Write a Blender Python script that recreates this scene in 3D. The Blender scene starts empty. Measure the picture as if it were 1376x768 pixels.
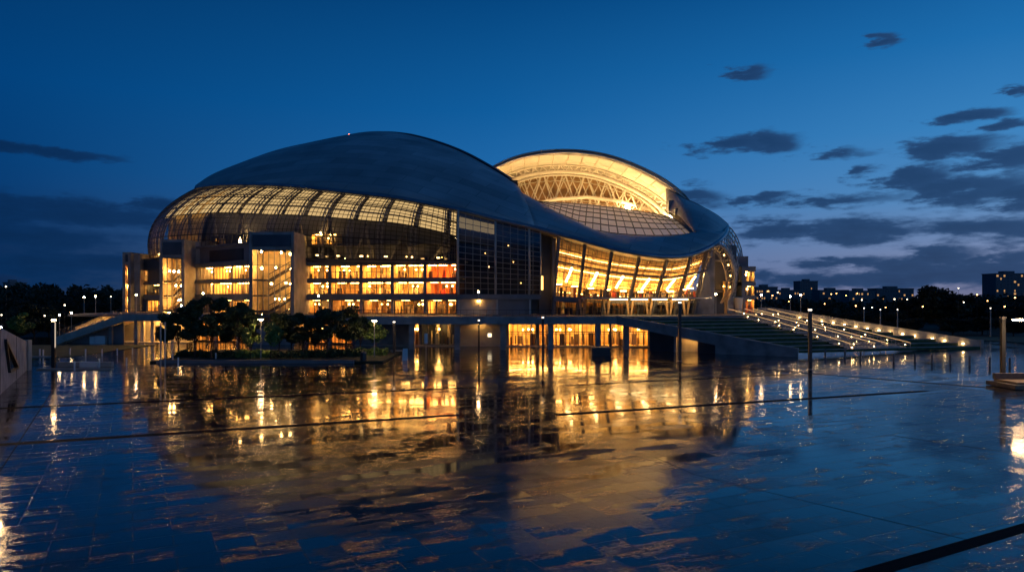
import bpy, bmesh, math, random
import numpy as np
from mathutils import Vector, Matrix
random.seed(7)
S = bpy.context.scene
C = S.collection
CAMH, HOR, FPX = 8.0, 400.0, 1000.0
def W(px, py, D): return Vector(((px-688)*D/FPX, D, CAMH+(HOR-py)*D/FPX))
def XY(px, D, z): return Vector(((px-688)*D/FPX, D, z))
def G(px, py, z=0.0):
    D = (CAMH-z)*FPX/(py-HOR); return Vector(((px-688)*D/FPX, D, z))
R = math.radians

# ------------------------------------------------------------------ materials
def nt(m): return m.node_tree.nodes, m.node_tree.links
def mat(name, col, rough=.6, metal=0.0, var=.18, scale=.6, bump=0.0, bscale=8, spec=.5):
    m = bpy.data.materials.new(name); m.use_nodes = True
    n, l = nt(m); b = n['Principled BSDF']
    b.inputs['Roughness'].default_value = rough; b.inputs['Metallic'].default_value = metal
    b.inputs['Specular IOR Level'].default_value = spec
    tc = n.new('ShaderNodeTexCoord'); nz = n.new('ShaderNodeTexNoise')
    nz.inputs['Scale'].default_value = scale; nz.inputs['Detail'].default_value = 6
    l.new(tc.outputs['Object'], nz.inputs['Vector'])
    r = n.new('ShaderNodeValToRGB')
    r.color_ramp.elements[0].position = .3; r.color_ramp.elements[1].position = .7
    r.color_ramp.elements[0].color = (*[c*(1-var) for c in col], 1)
    r.color_ramp.elements[1].color = (*[min(1, c*(1+var)) for c in col], 1)
    l.new(nz.outputs['Fac'], r.inputs['Fac']); l.new(r.outputs['Color'], b.inputs['Base Color'])
    if bump:
        n2 = n.new('ShaderNodeTexNoise'); n2.inputs['Scale'].default_value = bscale
        n2.inputs['Detail'].default_value = 4
        l.new(tc.outputs['Object'], n2.inputs['Vector'])
        bp = n.new('ShaderNodeBump'); bp.inputs['Strength'].default_value = bump
        bp.inputs['Distance'].default_value = .05
        l.new(n2.outputs['Fac'], bp.inputs['Height']); l.new(bp.outputs['Normal'], b.inputs['Normal'])
    return m
def emit(name, col, s):
    m = bpy.data.materials.new(name); m.use_nodes = True
    n, l = nt(m); n.remove(n['Principled BSDF'])
    e = n.new('ShaderNodeEmission'); e.inputs['Color'].default_value = (*col, 1); e.inputs['Strength'].default_value = s
    l.new(e.outputs[0], n['Material Output'].inputs[0]); return m
def glass(name, tint=(.9, .93, .95), refl=1.0, ior=1.5):
    m = bpy.data.materials.new(name); m.use_nodes = True
    n, l = nt(m); n.remove(n['Principled BSDF'])
    t = n.new('ShaderNodeBsdfTransparent'); t.inputs[0].default_value = (*tint, 1)
    g = n.new('ShaderNodeBsdfGlossy'); g.inputs['Roughness'].default_value = .03
    f = n.new('ShaderNodeLayerWeight'); f.inputs['Blend'].default_value = .5
    pw = n.new('ShaderNodeMath'); pw.operation = 'POWER'; pw.inputs[1].default_value = 5; l.new(f.outputs['Facing'], pw.inputs[0])
    r0 = ((ior-1)/(ior+1))**2
    mu = n.new('ShaderNodeMath'); mu.operation = 'MULTIPLY_ADD'; mu.inputs[1].default_value = (1-r0)*refl; mu.inputs[2].default_value = r0*refl
    l.new(pw.outputs[0], mu.inputs[0])
    x = n.new('ShaderNodeMixShader'); l.new(mu.outputs[0], x.inputs[0])
    l.new(t.outputs[0], x.inputs[1]); l.new(g.outputs[0], x.inputs[2])
    l.new(x.outputs[0], n['Material Output'].inputs[0]); return m

WARM = (1.0, .50, .115); WARM2 = (1.0, .58, .19); WHITE = (1.0, .80, .52)
M = {}
M['roof'] = mat('roof metal', (.52, .50, .47), .5, .25, .25, .10, .05, .5)
def roof_panels(m):
    n, l = nt(m); b = n['Principled BSDF']; tc = n.new('ShaderNodeTexCoord'); mp = n.new('ShaderNodeMapping')
    mp.inputs['Rotation'].default_value = (0, 0, R(20)); l.new(tc.outputs['Object'], mp.inputs['Vector'])
    br = n.new('ShaderNodeTexBrick'); l.new(mp.outputs[0], br.inputs['Vector']); br.inputs['Scale'].default_value = 1
    br.inputs['Brick Width'].default_value = 9; br.inputs['Row Height'].default_value = 2.4; br.inputs['Mortar Size'].default_value = .05
    br.inputs['Color1'].default_value = (.80, .80, .80, 1); br.inputs['Color2'].default_value = (1.1, 1.1, 1.1, 1); br.inputs['Mortar'].default_value = (.5, .5, .5, 1)
    mx = n.new('ShaderNodeMix'); mx.data_type = 'RGBA'; mx.blend_type = 'MULTIPLY'; mx.inputs[0].default_value = 1
    src = b.inputs['Base Color'].links[0].from_socket; l.new(src, mx.inputs[6]); l.new(br.outputs['Color'], mx.inputs[7]); l.new(mx.outputs[2], b.inputs['Base Color'])
roof_panels(M['roof'])
M['roofseam'] = mat('roof seam metal', (.09, .11, .13), .45, .6)
M['edge'] = mat('eave metal', (.30, .33, .37), .35, .7)
M['steel'] = mat('painted steel', (.16, .15, .15), .45, .3)
M['palesteel'] = mat('pale painted steel', (.42, .39, .35), .45, .2)
M['darksteel'] = mat('dark steel', (.035, .036, .04), .4, .4)
M['conc'] = mat('concrete', (.27, .255, .24), .8, 0, .32, .55, .2, 6)
M['concd'] = mat('dark cladding', (.19, .19, .20), .55, .1, .2, .3)
M['clad'] = mat('blue grey cladding', (.075, .085, .10), .4, .3, .2, .4)
M['slab'] = mat('floor edge concrete', (.17, .165, .165), .75, 0, .2, .5)
M['cream'] = mat('cream painted steel', (.78, .70, .55), .6, 0, .06, .5)
M['truss'] = mat('cream truss', (.72, .62, .45), .6, 0, .08, .8)
M['room'] = mat('room plaster', (.72, .50, .22), .85, 0, .35, .9)
M['room_red'] = mat('red room plaster', (.75, .31, .10), .85, 0, .3, .9)
M['wood'] = mat('timber lining', (.45, .27, .12), .7, 0, .3, 1.2)
M['furn'] = mat('dark furniture', (.06, .04, .03), .6)
M['furn2'] = mat('pale furniture', (.6, .5, .35), .6)
M['redfurn'] = mat('red counter', (.5, .06, .03), .6)
M['glass'] = glass('window glass')
M['shellglass'] = glass('shell glass', (.74, .75, .77), .9, 1.7)
M['darkglass'] = glass('dark tinted glass', (.25, .27, .30), 1.0, 2.3)
M['lamp'] = emit('warm ceiling lamp', WARM, 68)
M['lampdim'] = emit('dim ceiling lamp', WARM, 40)
M['lamp2'] = emit('softer ceiling lamp', WARM, 46)
M['lamp_wash'] = emit('added wash light', WARM, 24)
M['stair_lamp'] = emit('stair lamp', WARM2, 135)
M['lampfaint'] = emit('added faint uplight', WARM2, 16)
M['globe'] = emit('globe lamp', WARM2, 75)
M['atrium_lamp'] = emit('atrium lamp', WARM2, 24)
M['soffit'] = emit('glowing soffit', (1.0, .64, .25), 1.0)
M['canopy_lamp'] = emit('canopy lamp', (1.0, .66, .26), 13)
M['flood'] = emit('flood lamp', (1.0, .62, .24), 150)
M['bulb'] = emit('street bulb', (1.0, .62, .28), 150)
M['bulb_soft'] = emit('post bulb', (1.0, .85, .66), 5)
M['bulb_far'] = emit('distant bulb', (1.0, .45, .12), 15)
M['bulb_farw'] = emit('distant white bulb', (1.0, .80, .52), 9)
M['step_lamp'] = emit('step lamp', (1.0, .62, .24), 60)
M['rail_led'] = emit('rail strip light', (1.0, .58, .22), 1.6)
M['farwin'] = emit('distant lit window', (1.0, .52, .20), .6)
M['redlamp'] = emit('aviation lamp', (1.0, .22, .12), 6)
M['trunk'] = mat('bark', (.06, .045, .035), .9, 0, .3, 4)
M['leaf'] = mat('dark leaves', (.038, .062, .022), .6, 0, .5, 1.2)
M['leaf2'] = mat('lamp brightened leaves', (.115, .19, .045), .55, 0, .4, 1.2)  # leaf colour raised to carry the garden lamps' light
M['leaf3'] = mat('far leaves', (.030, .040, .020), .7, 0, .5, .15)
M['grass'] = mat('lawn grass', (.06, .09, .035), .9, 0, .4, .7, .5, 14)
M['terrain'] = mat('park ground', (.022, .032, .016), .95, 0, .4, .05)
M['stone'] = mat('pale stone', (.40, .36, .31), .75, 0, .2, .8)
M['stair'] = mat('stair stone', (.48, .42, .34), .5, 0, .2, .8)
M['white'] = mat('white paint', (.7, .7, .68), .5, 0, .06)
M['farwall'] = mat('distant facade', (.17, .15, .16), .8, 0, .15, .05)
M['timber'] = mat('bench timber', (.16, .11, .07), .5, 0, .3, 2)

# roof membrane, light from inside put in as faint emission
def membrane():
    m = mat('glowing roof panel', (.60, .56, .56), .35, .1, .12, .25)
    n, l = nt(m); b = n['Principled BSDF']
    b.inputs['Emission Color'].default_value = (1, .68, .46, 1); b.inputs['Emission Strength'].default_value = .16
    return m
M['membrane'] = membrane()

# ------------------------------------------------------------------ mesh builder
class MB:
    def __init__(s): s.v = []; s.f = []
    def quad(s, a, b, c, d):
        i = len(s.v); s.v += [tuple(a), tuple(b), tuple(c), tuple(d)]; s.f.append((i, i+1, i+2, i+3))
    def hexa(s, p):   # 8 corners, bottom 4 ccw then top 4
        i = len(s.v); s.v += [tuple(q) for q in p]
        for f in ((3, 2, 1, 0), (4, 5, 6, 7), (0, 1, 5, 4), (1, 2, 6, 5), (2, 3, 7, 6), (3, 0, 4, 7)):
            s.f.append(tuple(i+k for k in f))
    def box(s, a, b):
        (x0, y0, z0), (x1, y1, z1) = a, b
        s.hexa([(x0, y0, z0), (x1, y0, z0), (x1, y1, z0), (x0, y1, z0), (x0, y0, z1), (x1, y0, z1), (x1, y1, z1), (x0, y1, z1)])
    def cbox(s, c, sz): s.box([c[i]-sz[i]/2 for i in range(3)], [c[i]+sz[i]/2 for i in range(3)])
    def beam(s, a, b, w, h=None, up=Vector((0, 0, 1))):
        a = Vector(a); b = Vector(b); d = (b-a)
        if d.length < 1e-6: return
        d.normalize(); h = h or w
        if abs(d.dot(up)) > .98: up = Vector((0, 1, 0))
        r = d.cross(up).normalized(); u = r.cross(d).normalized()
        p = []
        for e in (a, b):
            p += [e-r*w/2-u*h/2, e+r*w/2-u*h/2, e+r*w/2+u*h/2, e-r*w/2+u*h/2]
        s.hexa(p)
    def tube(s, pts, r, n=6, r2=None):
        pts = [Vector(p) for p in pts]; k = len(pts); base = len(s.v)
        for i, p in enumerate(pts):
            d = (pts[min(i+1, k-1)]-pts[max(i-1, 0)]).normalized()
            up = Vector((0, 0, 1)) if abs(d.z) < .95 else Vector((0, 1, 0))
            a = d.cross(up).normalized(); b = a.cross(d).normalized()
            rr = r if r2 is None else r+(r2-r)*i/(k-1)
            for j in range(n):
                t = 2*math.pi*j/n; s.v.append(tuple(p+a*math.cos(t)*rr+b*math.sin(t)*rr))
        for i in range(k-1):
            for j in range(n):
                s.f.append((base+i*n+j, base+i*n+(j+1) % n, base+(i+1)*n+(j+1) % n, base+(i+1)*n+j))
        s.f.append(tuple(base+j for j in range(n))[::-1]); s.f.append(tuple(base+(k-1)*n+j for j in range(n)))
    def grid(s, g):
        base = len(s.v); nr, nc = len(g), len(g[0])
        for row in g: s.v += [tuple(p) for p in row]
        for i in range(nr-1):
            for j in range(nc-1):
                s.f.append((base+i*nc+j, base+i*nc+j+1, base+(i+1)*nc+j+1, base+(i+1)*nc+j))
    def ball(s, c, r, n=8, m=6, sz=1.0):
        g = []
        for i in range(m+1):
            th = math.pi*i/m; rr = max(1e-3, math.sin(th))*r
            g.append([(c[0]+rr*math.cos(2*math.pi*j/n), c[1]+rr*math.sin(2*math.pi*j/n), c[2]+sz*r*math.cos(th)) for j in range(n+1)])
        s.grid(g)
    def prism(s, poly, d):   # polygon of 3D points extruded along vector d
        i = len(s.v); k = len(poly); d = Vector(d)
        s.v += [tuple(Vector(p)) for p in poly]+[tuple(Vector(p)+d) for p in poly]
        s.f.append(tuple(range(i, i+k))); s.f.append(tuple(range(i+2*k-1, i+k-1, -1)))
        for j in range(k):
            q = (j+1) % k; s.f.append((i+j, i+j+k, i+q+k, i+q))
    def build(s, name, m, parent=None, smooth=False, solid=0):
        me = bpy.data.meshes.new(name)
        off = Vector((0, 0, 0)); p = parent
        while p is not None: off += p.location; p = p.parent
        me.from_pydata([tuple(Vector(q)-off) for q in s.v], [], s.f)
        bm = bmesh.new(); bm.from_mesh(me)
        if solid:
            bmesh.ops.recalc_face_normals(bm, faces=bm.faces)
            bmesh.ops.solidify(bm, geom=bm.faces[:], thickness=solid)
        bmesh.ops.recalc_face_normals(bm, faces=bm.faces)
        bm.to_mesh(me); bm.free()
        me.materials.append(m if not isinstance(m, str) else M[m])
        if smooth:
            for q in me.polygons: q.use_smooth = True
        o = bpy.data.objects.new(name, me); C.objects.link(o)
        if parent is not None: o.parent = parent
        return o
def tag(o, label=None, cat=None, group=None, kind=None):
    if label: o['label'] = label
    if cat: o['category'] = cat
    if group: o['group'] = group
    if kind: o['kind'] = kind
    return o
def thing(name, label, cat, loc=(0, 0, 0), rz=0, group=None):
    o = bpy.data.objects.new(name, None); C.objects.link(o); o.empty_display_size = .2
    o.location = loc; o.rotation_euler = (0, 0, rz); return tag(o, label, cat, group)
def dup(o, loc, rz=0, sc=None, label=None, group=None):
    def cp(q, par):
        c = q.copy(); C.objects.link(c); c.parent = par
        for ch in list(q.children): cp(ch, c)
        return c
    r = cp(o, None); r.location = loc; r.rotation_euler = (0, 0, rz)
    if sc is not None: r.scale = sc if hasattr(sc, '__len__') else (sc, sc, sc)
    if label: r['label'] = label
    if group: r['group'] = group
    return r
ORD = ['first', 'second', 'third', 'fourth', 'fifth', 'sixth', 'seventh', 'eighth', 'ninth', 'tenth', 'eleventh', 'twelfth', 'thirteenth',
       'fourteenth', 'fifteenth', 'sixteenth', 'seventeenth', 'eighteenth', 'nineteenth', 'twentieth']

def curve(pts, n):
    """Catmull-Rom through 3D points, resampled at n points by arc length"""
    P = [Vector(p) for p in pts]; P = [P[0]*2-P[1]]+P+[P[-1]*2-P[-2]]
    out = []
    for i in range(1, len(P)-2):
        a, b, c, d = P[i-1:i+3]
        for k in range(24):
            t = k/24
            out.append(.5*((2*b)+(c-a)*t+(2*a-5*b+4*c-d)*t*t+(3*b-a-3*c+d)*t**3))
    out.append(P[-2])
    L = [0]
    for i in range(1, len(out)): L.append(L[-1]+(out[i]-out[i-1]).length)
    res = []; j = 0
    for k in range(n):
        t = L[-1]*k/(n-1)
        while j < len(L)-2 and L[j+1] < t: j += 1
        u = (t-L[j])/max(1e-9, L[j+1]-L[j]); res.append(out[j].lerp(out[j+1], min(1, max(0, u))))
    return res
def cw(pts, n): return curve([W(*p) for p in pts], n)
class Frame:
    """vertical facade frame in plan: a -> b left to right seen from the camera"""
    def __init__(s, a, b):
        s.a = Vector((a[0], a[1], 0)); s.b = Vector((b[0], b[1], 0)); s.len = (s.b-s.a).length
        s.u = (s.b-s.a).normalized(); s.n = Vector((-s.u.y, s.u.x, 0))   # inward (away from camera)
    def p(s, t, z, d=0): return s.a+s.u*t+s.n*d+Vector((0, 0, z))
    def t(s, px):  # distance along where the image column px meets the facade
        k = (px-688)/FPX; return (k*s.a.y-s.a.x)/(s.u.x-k*s.u.y)
    def box(s, mb, t0, t1, z0, z1, d0, d1):
        q = [s.p(t0, z0, d0), s.p(t1, z0, d0), s.p(t1, z0, d1), s.p(t0, z0, d1)]
        mb.hexa(q+[v+Vector((0, 0, z1-z0)) for v in q])
    def quad(s, mb, t0, t1, z0, z1, d): mb.quad(s.p(t0, z0, d), s.p(t1, z0, d), s.p(t1, z1, d), s.p(t0, z1, d))
def pl(px, D): return ((px-688)*D/FPX, D)

# ================================================================== SETTING
def structure(mb, name, m): return tag(mb.build(name, m), kind='structure')
# park ground
b = MB(); b.quad((-3000, -300, -.25), (3000, -300, -.25), (3000, 4500, -.25), (-3000, 4500, -.25)); structure(b, 'ground', 'terrain')

def plaza_mat():
    m = bpy.data.materials.new('wet paving'); m.use_nodes = True
    n, l = nt(m); b = n['Principled BSDF']
    def N(t, **k):
        x = n.new(t)
        for a, v in k.items(): setattr(x, a, v)
        return x
    def inp(x, i, v):
        if hasattr(v, 'is_linked') or hasattr(v, 'links'): l.new(v, x.inputs[i])
        else: x.inputs[i].default_value = v
    def mth(op, a, c=0.0, cl=False):
        x = N('ShaderNodeMath', operation=op, use_clamp=cl); inp(x, 0, a); inp(x, 1, c); return x.outputs[0]
    def noise(v, sc, det=4, rough=.5):
        x = N('ShaderNodeTexNoise'); l.new(v, x.inputs['Vector']); x.inputs['Scale'].default_value = sc
        x.inputs['Detail'].default_value = det; x.inputs['Roughness'].default_value = rough; return x.outputs['Fac']
    tc = N('ShaderNodeTexCoord'); mp = N('ShaderNodeMapping'); mp.inputs['Rotation'].default_value = (0, 0, R(-27))
    l.new(tc.outputs['Object'], mp.inputs['Vector']); v = mp.outputs[0]
    br = N('ShaderNodeTexBrick'); l.new(v, br.inputs['Vector'])
    br.inputs['Scale'].default_value = 1; br.inputs['Brick Width'].default_value = 2.4; br.inputs['Row Height'].default_value = 1.2
    br.inputs['Mortar Size'].default_value = .016; br.inputs['Mortar Smooth'].default_value = .3
    br.inputs['Color1'].default_value = (0, 0, 0, 1); br.inputs['Color2'].default_value = (1, 1, 1, 1)
    br.inputs['Mortar'].default_value = (.5, .5, .5, 1); br.offset = .5
    joint = br.outputs['Fac']
    sx = N('ShaderNodeSeparateColor'); l.new(br.outputs['Color'], sx.inputs[0]); slabr = sx.outputs[0]
    # each slab sits at its own slight tilt and height and drains differently
    sv = N('ShaderNodeSeparateXYZ'); l.new(v, sv.inputs[0])
    ry = mth('DIVIDE', sv.outputs[1], 1.2); row = mth('FLOOR', ry)
    rx = mth('ADD', mth('DIVIDE', sv.outputs[0], 2.4), mth('MULTIPLY', mth('FLOORED_MODULO', row, 2.0), .5)); colm = mth('FLOOR', rx)
    cc = N('ShaderNodeCombineXYZ'); l.new(colm, cc.inputs[0]); l.new(row, cc.inputs[1])
    wn = N('ShaderNodeTexWhiteNoise', noise_dimensions='2D'); l.new(cc.outputs[0], wn.inputs['Vector'])
    ws = N('ShaderNodeSeparateColor'); l.new(wn.outputs['Color'], ws.inputs[0])
    lx = mth('SUBTRACT', mth('SUBTRACT', rx, colm), .5); ly = mth('SUBTRACT', mth('SUBTRACT', ry, row), .5)
    tilt = mth('ADD', mth('MULTIPLY', mth('MULTIPLY', mth('SUBTRACT', ws.outputs[0], .5), lx), .028), mth('MULTIPLY', mth('MULTIPLY', mth('SUBTRACT', ws.outputs[1], .5), ly), .028))
    blk = wn.outputs['Value']
    mp2 = N('ShaderNodeMapping'); mp2.inputs['Scale'].default_value = (.55, 1.5, 1); l.new(v, mp2.inputs['Vector'])
    big = noise(v, .06, 3, .55); med = noise(mp2.outputs[0], .42, 6, .66)
    pud = mth('ADD', mth('MULTIPLY', big, .65), mth('MULTIPLY', med, 1.2))
    pud = mth('ADD', pud, mth('MULTIPLY', ws.outputs[2], .26))
    pud = mth('ADD', pud, mth('MULTIPLY', noise(v, 5.0, 8, .75), .42))
    mr = N('ShaderNodeMapRange', interpolation_type='SMOOTHSTEP'); l.new(pud, mr.inputs[0])
    mr.inputs[1].default_value = 1.19; mr.inputs[2].default_value = 1.30
    wet = mr.outputs[0]
    rg = mth('ADD', mth('MULTIPLY', noise(v, 2.5, 5, .65), .09), .04)
    rg = mth('ADD', rg, mth('MULTIPLY', ws.outputs[1], .06))
    ro = N('ShaderNodeMix', data_type='FLOAT'); l.new(wet, ro.inputs[0]); l.new(rg, ro.inputs[2]); ro.inputs[3].default_value = .06
    l.new(ro.outputs[0], b.inputs['Roughness'])
    cr = N('ShaderNodeMix', data_type='RGBA'); l.new(noise(v, 1.1, 6, .6), cr.inputs[0])
    cr.inputs[6].default_value = (.024, .023, .023, 1); cr.inputs[7].default_value = (.060, .054, .048, 1)
    c2 = N('ShaderNodeMix', data_type='RGBA', blend_type='MULTIPLY'); c2.inputs[0].default_value = .5
    l.new(cr.outputs[2], c2.inputs[6]); l.new(br.outputs['Color'], c2.inputs[7])
    c3 = N('ShaderNodeMix', data_type='RGBA'); l.new(mth('MULTIPLY', wet, .6), c3.inputs[0]); l.new(c2.outputs[2], c3.inputs[6]); c3.inputs[7].default_value = (.012, .012, .013, 1)
    c4 = N('ShaderNodeMix', data_type='RGBA'); l.new(joint, c4.inputs[0]); l.new(c3.outputs[2], c4.inputs[6]); c4.inputs[7].default_value = (.008, .008, .008, 1)
    l.new(c4.outputs[2], b.inputs['Base Color'])
    b.inputs['IOR'].default_value = 1.42
    l.new(mth('SUBTRACT', mth('SUBTRACT', .55, mth('MULTIPLY', mth('MULTIPLY', ws.outputs[0], mth('SUBTRACT', 1.0, wet)), .28)), mth('MULTIPLY', joint, .25)), b.inputs['Specular IOR Level'])
    dry = mth('SUBTRACT', 1.0, wet)
    h = mth('MULTIPLY', mth('MULTIPLY', noise(v, 24, 3, .75), mth('ADD', dry, .12)), .0013)
    h = mth('ADD', h, mth('MULTIPLY', noise(v, 3.2, 3, .55), .0004))
    h = mth('ADD', h, mth('MULTIPLY', noise(v, .8, 2, .5), .0010))
    h = mth('ADD', h, mth('MULTIPLY', tilt, mth('ADD', mth('MULTIPLY', dry, .85), .15)))
    h = mth('SUBTRACT', h, mth('MULTIPLY', mth('MULTIPLY', joint, mth('ADD', mth('MULTIPLY', dry, .7), .3)), .010))
    bp = N('ShaderNodeBump'); bp.inputs['Strength'].default_value = 1.0; bp.inputs['Distance'].default_value = 1.0
    l.new(h, bp.inputs['Height']); l.new(bp.outputs[0], b.inputs['Normal'])
    return m
M['plaza'] = plaza_mat()
b = MB(); b.quad((-230, -60, 0), (230, -60, 0), (230, 152, 0), (-230, 152, 0)); structure(b, 'plaza_paving', 'plaza')
# drain channels crossing the plaza
M['drain'] = mat('drain grating', (.008, .008, .009), .9, 0, .2, 3, spec=.1)
def strip(a, c, w, z=.004):
    a = Vector(a); c = Vector(c); d = (c-a).normalized(); r = Vector((-d.y, d.x, 0))*w/2; k = Vector((0, 0, z))
    b.quad(a-r+k, c-r+k, c+r+k, a+r+k)
b = MB()
for (p, q, w) in (((-60, 601), (616, 557), .8), ((-60, 551), (640, 520), .75), ((748, 557), (1245, 525), .8), ((756, 518), (1055, 503), .5),
                  ((820, 480), (1345, 522), .65), ((1150, 774), (1440, 690), .6), ((1055, 503), (1330, 526), .16), ((933, 637), (1302, 725), .04),
                  ((1201, 585), (1400, 614), .10), ((88, 498), (-5, 640), .06), ((880, 614), (933, 637), .03)):
    A = G(*p); B = G(*q)
    if p[1] > 770: A = A-(B-A)*1.6
    strip(A, B, w, .006 if w > .2 else .004)
structure(b, 'drain_channel', 'drain')
# lawns either side
b = MB(); b.grid([[(-150, 101+3*math.sin(i), .05) for i in range(2)], [(-150, 101, .05), (-60, 101, .05)]][1:]+[[(-150, 126, .05), (-60, 126, .05)]])
structure(b, 'left_lawn', 'grass')
b = MB(); b.quad((96, 118, .06), (230, 112, .06), (230, 152, .06), (84, 152, .06)); structure(b, 'right_lawn', 'grass')
# kerb before the planting, low path
b = MB(); b.box((-62, 100.6, 0), (-150, 101, .14)); structure(b, 'lawn_kerb', 'stone')

# ================================================================== STADIUM
stadium = thing('stadium', 'large arena with lit glass walls, dark curved roofs and a raised glowing roof vault', 'stadium', (-4, 150, 0))
def part(mb, name, m, parent=None, **k): return mb.build(name, m, parent or stadium, **k)

E1 = [(264, 252, 158), (285, 249, 152.5), (311, 247.5, 148), (355, 247.5, 142), (399, 250, 137), (443.5, 254.6, 133), (500, 261, 129.5), (533, 265, 128), (577, 273, 127), (621, 282, 126), (665, 293, 125.5), (718, 305, 125)]
E2 = [(718, 305, 125), (771, 319, 123.5), (802, 327.5, 122.3), (831, 335, 121.5), (876, 342.6, 121), (908, 344, 122), (932, 340, 124), (957, 329, 128), (973, 315, 136), (977.5, 304, 150)]
U1 = [(264, 251, 160), (288, 236, 165), (324, 222, 170), (377, 203, 174), (421, 193, 176), (469, 183, 176), (499, 178.5, 175), (533, 180, 172), (577, 190, 166), (621, 206.5, 159), (665, 231, 151), (690, 248, 146)]
U2 = [(690, 255, 146), (717, 270.5, 143), (748, 291, 138), (774, 307, 135), (800, 312.5, 132.5), (827, 317, 131), (862, 319.5, 130), (894, 320, 130), (925, 317, 131.5), (936, 320, 131), (946, 331, 128)]
NE = 60
e1 = cw(E1, NE); u1 = cw(U1, NE)
def loft(a, c, n, bump):
    g = []
    for j in range(n+1):
        v = j/n; row = []
        for i in range(len(a)):
            p = a[i].lerp(c[i], v); L = (a[i]-c[i]).length
            p = p+Vector((0, 0, bump*L*v*(1-v))); row.append(p)
        g.append(row)
    return g
gA = loft(e1, u1, 16, .21)
b = MB(); b.grid(gA); part(b, 'main_roof', 'roof', smooth=True, solid=-.35)
# rear slope behind the ridge
back = [Vector((p.x*1.0-2, p.y+55-.18*abs(p.x+20), max(9, p.z*.45))) for p in u1]
b = MB(); b.grid(loft(u1, back, 8, .12)); part(b, 'rear_roof', 'roof', smooth=True, solid=-.35)
# raised edge beam of the main roof arch
b = MB(); cap = []; i0 = int(NE*.47); n = NE-i0
for k in range(i0, NE-1):
    a, c = u1[k], u1[k+1]; ta, tb = (k-i0)/n, (k+1-i0)/n
    ha, hb = .15+1.55*ta**.7, .15+1.55*tb**.7
    up = Vector((0, 0, 1)); out = Vector((.25, -.97, 0))
    b.hexa([a-out*.6-up*.5, c-out*.6-up*.5, c+out*(.2+1.3*tb)-up*hb*.9, a+out*(.2+1.3*ta)-up*ha*.9, a-out*.6+up*.35*min(1, ta*4), c-out*.6+up*.35*min(1, tb*4), c+out*(.2+1.3*tb)+up*.35*min(1, tb*4), a+out*(.2+1.3*ta)+up*.35*min(1, ta*4)])
    cap.append(a+out*(.2+1.3*ta)+up*.40*min(1, ta*4))
part(b, 'arch_edge_beam', 'darksteel')
b = MB(); b.tube(cap, .16, 6); part(b, 'arch_edge_trim', 'edge')
p = u1[-1]
b = MB(); b.cbox(p+Vector((-.2, -.4, -.1)), (2.0, 2.2, 1.5)); b.cbox(p+Vector((-.9, -1.3, -1.3)), (1.3, 1.2, 1.6)); b.cbox(p+Vector((-2.0, -1.6, -1.6)), (1.6, .4, .4)); part(b, 'arch_bearing', 'darksteel')
# standing seams on the main roof
b = MB()
for (i, j0, j1) in ((6, 3, 16), (12, 3, 16), (18, 3, 16), (24, 3, 16), (30, 3, 16), (36, 3, 16), (42, 2, 16), (48, 2, 15), (53, 2, 13)):
    b.tube([gA[j][i]+Vector((0, 0, .02)) for j in range(j0, j1)], .055, 4)
for j in (5, 10):
    b.tube([gA[j][i]+Vector((0, 0, .02)) for i in range(4, NE-2)], .05, 4)
part(b, 'roof_seam', 'edge')
b = MB()
def proj(i, j): return gA[j][i]+Vector((0, 0, .10))
b.tube([gA[max(2, min(15, int(3+(k*.9))))][min(NE-1, 44+k)]+Vector((0, 0, .16)) for k in range(0, 9)], .15, 5)
b.tube([gA[max(1, min(15, int(2+(k*.75))))][min(NE-1, 50+k)]+Vector((0, 0, .16)) for k in range(0, 9)], .15, 5)
b.tube([gA[1+k//2][NE-1-k]+Vector((0, 0, .16)) for k in range(0, 7)], .11, 5)
part(b, 'roof_cable_tray', 'palesteel')
# front band
e2 = cw(E2, NE)
ecut = e2[:int(NE*.80)]
u2 = cw(U2, len(ecut))
gB = loft(ecut, u2, 8, .16)
b = MB(); b.grid(gB); part(b, 'front_roof_band', 'roof', smooth=True, solid=-.35)
b = MB()
b.tube([gB[4][i]+Vector((0, 0, .03)) for i in range(len(ecut))], .06, 4)
for i in range(6, len(ecut)-2, 7): b.tube([gB[j][i]+Vector((0, 0, .03)) for j in range(9)], .05, 4)
part(b, 'roof_seam', 'roofseam')
# join piece between arch bearing and band
b = MB(); b.grid(loft([e1[-1-k] for k in range(4)][::-1]+[e2[0], e2[1]], [u1[-1].lerp(u2[0], .3+.1*k)+Vector((0, .5, -.4)) for k in range(6)], 5, .1)); part(b, 'roof_valley', 'roof', smooth=True, solid=-.3)
# eave gutter
eall = e1+e2[1:]
b = MB(); b.tube([p+Vector((0, -.1, -.1)) for p in eall], .42, 8); part(b, 'eave_gutter', 'edge', smooth=True)
b = MB(); b.grid([[p+Vector((0, .1, -.45)) for p in eall], [p+Vector((0, 2.8, -.6)) for p in eall]]); part(b, 'eave_soffit', 'steel', solid=.08)
# membrane roof in the opening
top = cw([(690, 262, 166), (718, 269.5, 165), (776, 272, 165), (820, 276.7, 165), (852, 281, 164), (896, 289, 160)], 26)
botm = cw([(690, 262, 146), (717, 274, 143), (748, 294, 138), (774, 309, 135), (800, 314, 132.5), (827, 318.5, 131), (862, 321, 130), (894, 321, 130), (920, 319, 131.5), (933, 316, 133)], 26)
gM = loft(botm, top, 12, .06)
gM = [[p-Vector((0, 0, .12)) for p in r] for r in gM]
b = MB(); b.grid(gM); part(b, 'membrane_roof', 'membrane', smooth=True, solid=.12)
b = MB()
for i in range(0, 26): b.tube([gM[j][i]+Vector((0, 0, .06)) for j in range(13)], .08 if i % 2 else .12, 4)
for j in range(1, 13, 2): b.tube([gM[j][i]+Vector((0, 0, .06)) for i in range(26)], .10, 4)
part(b, 'membrane_purlin', 'darksteel')
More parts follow.
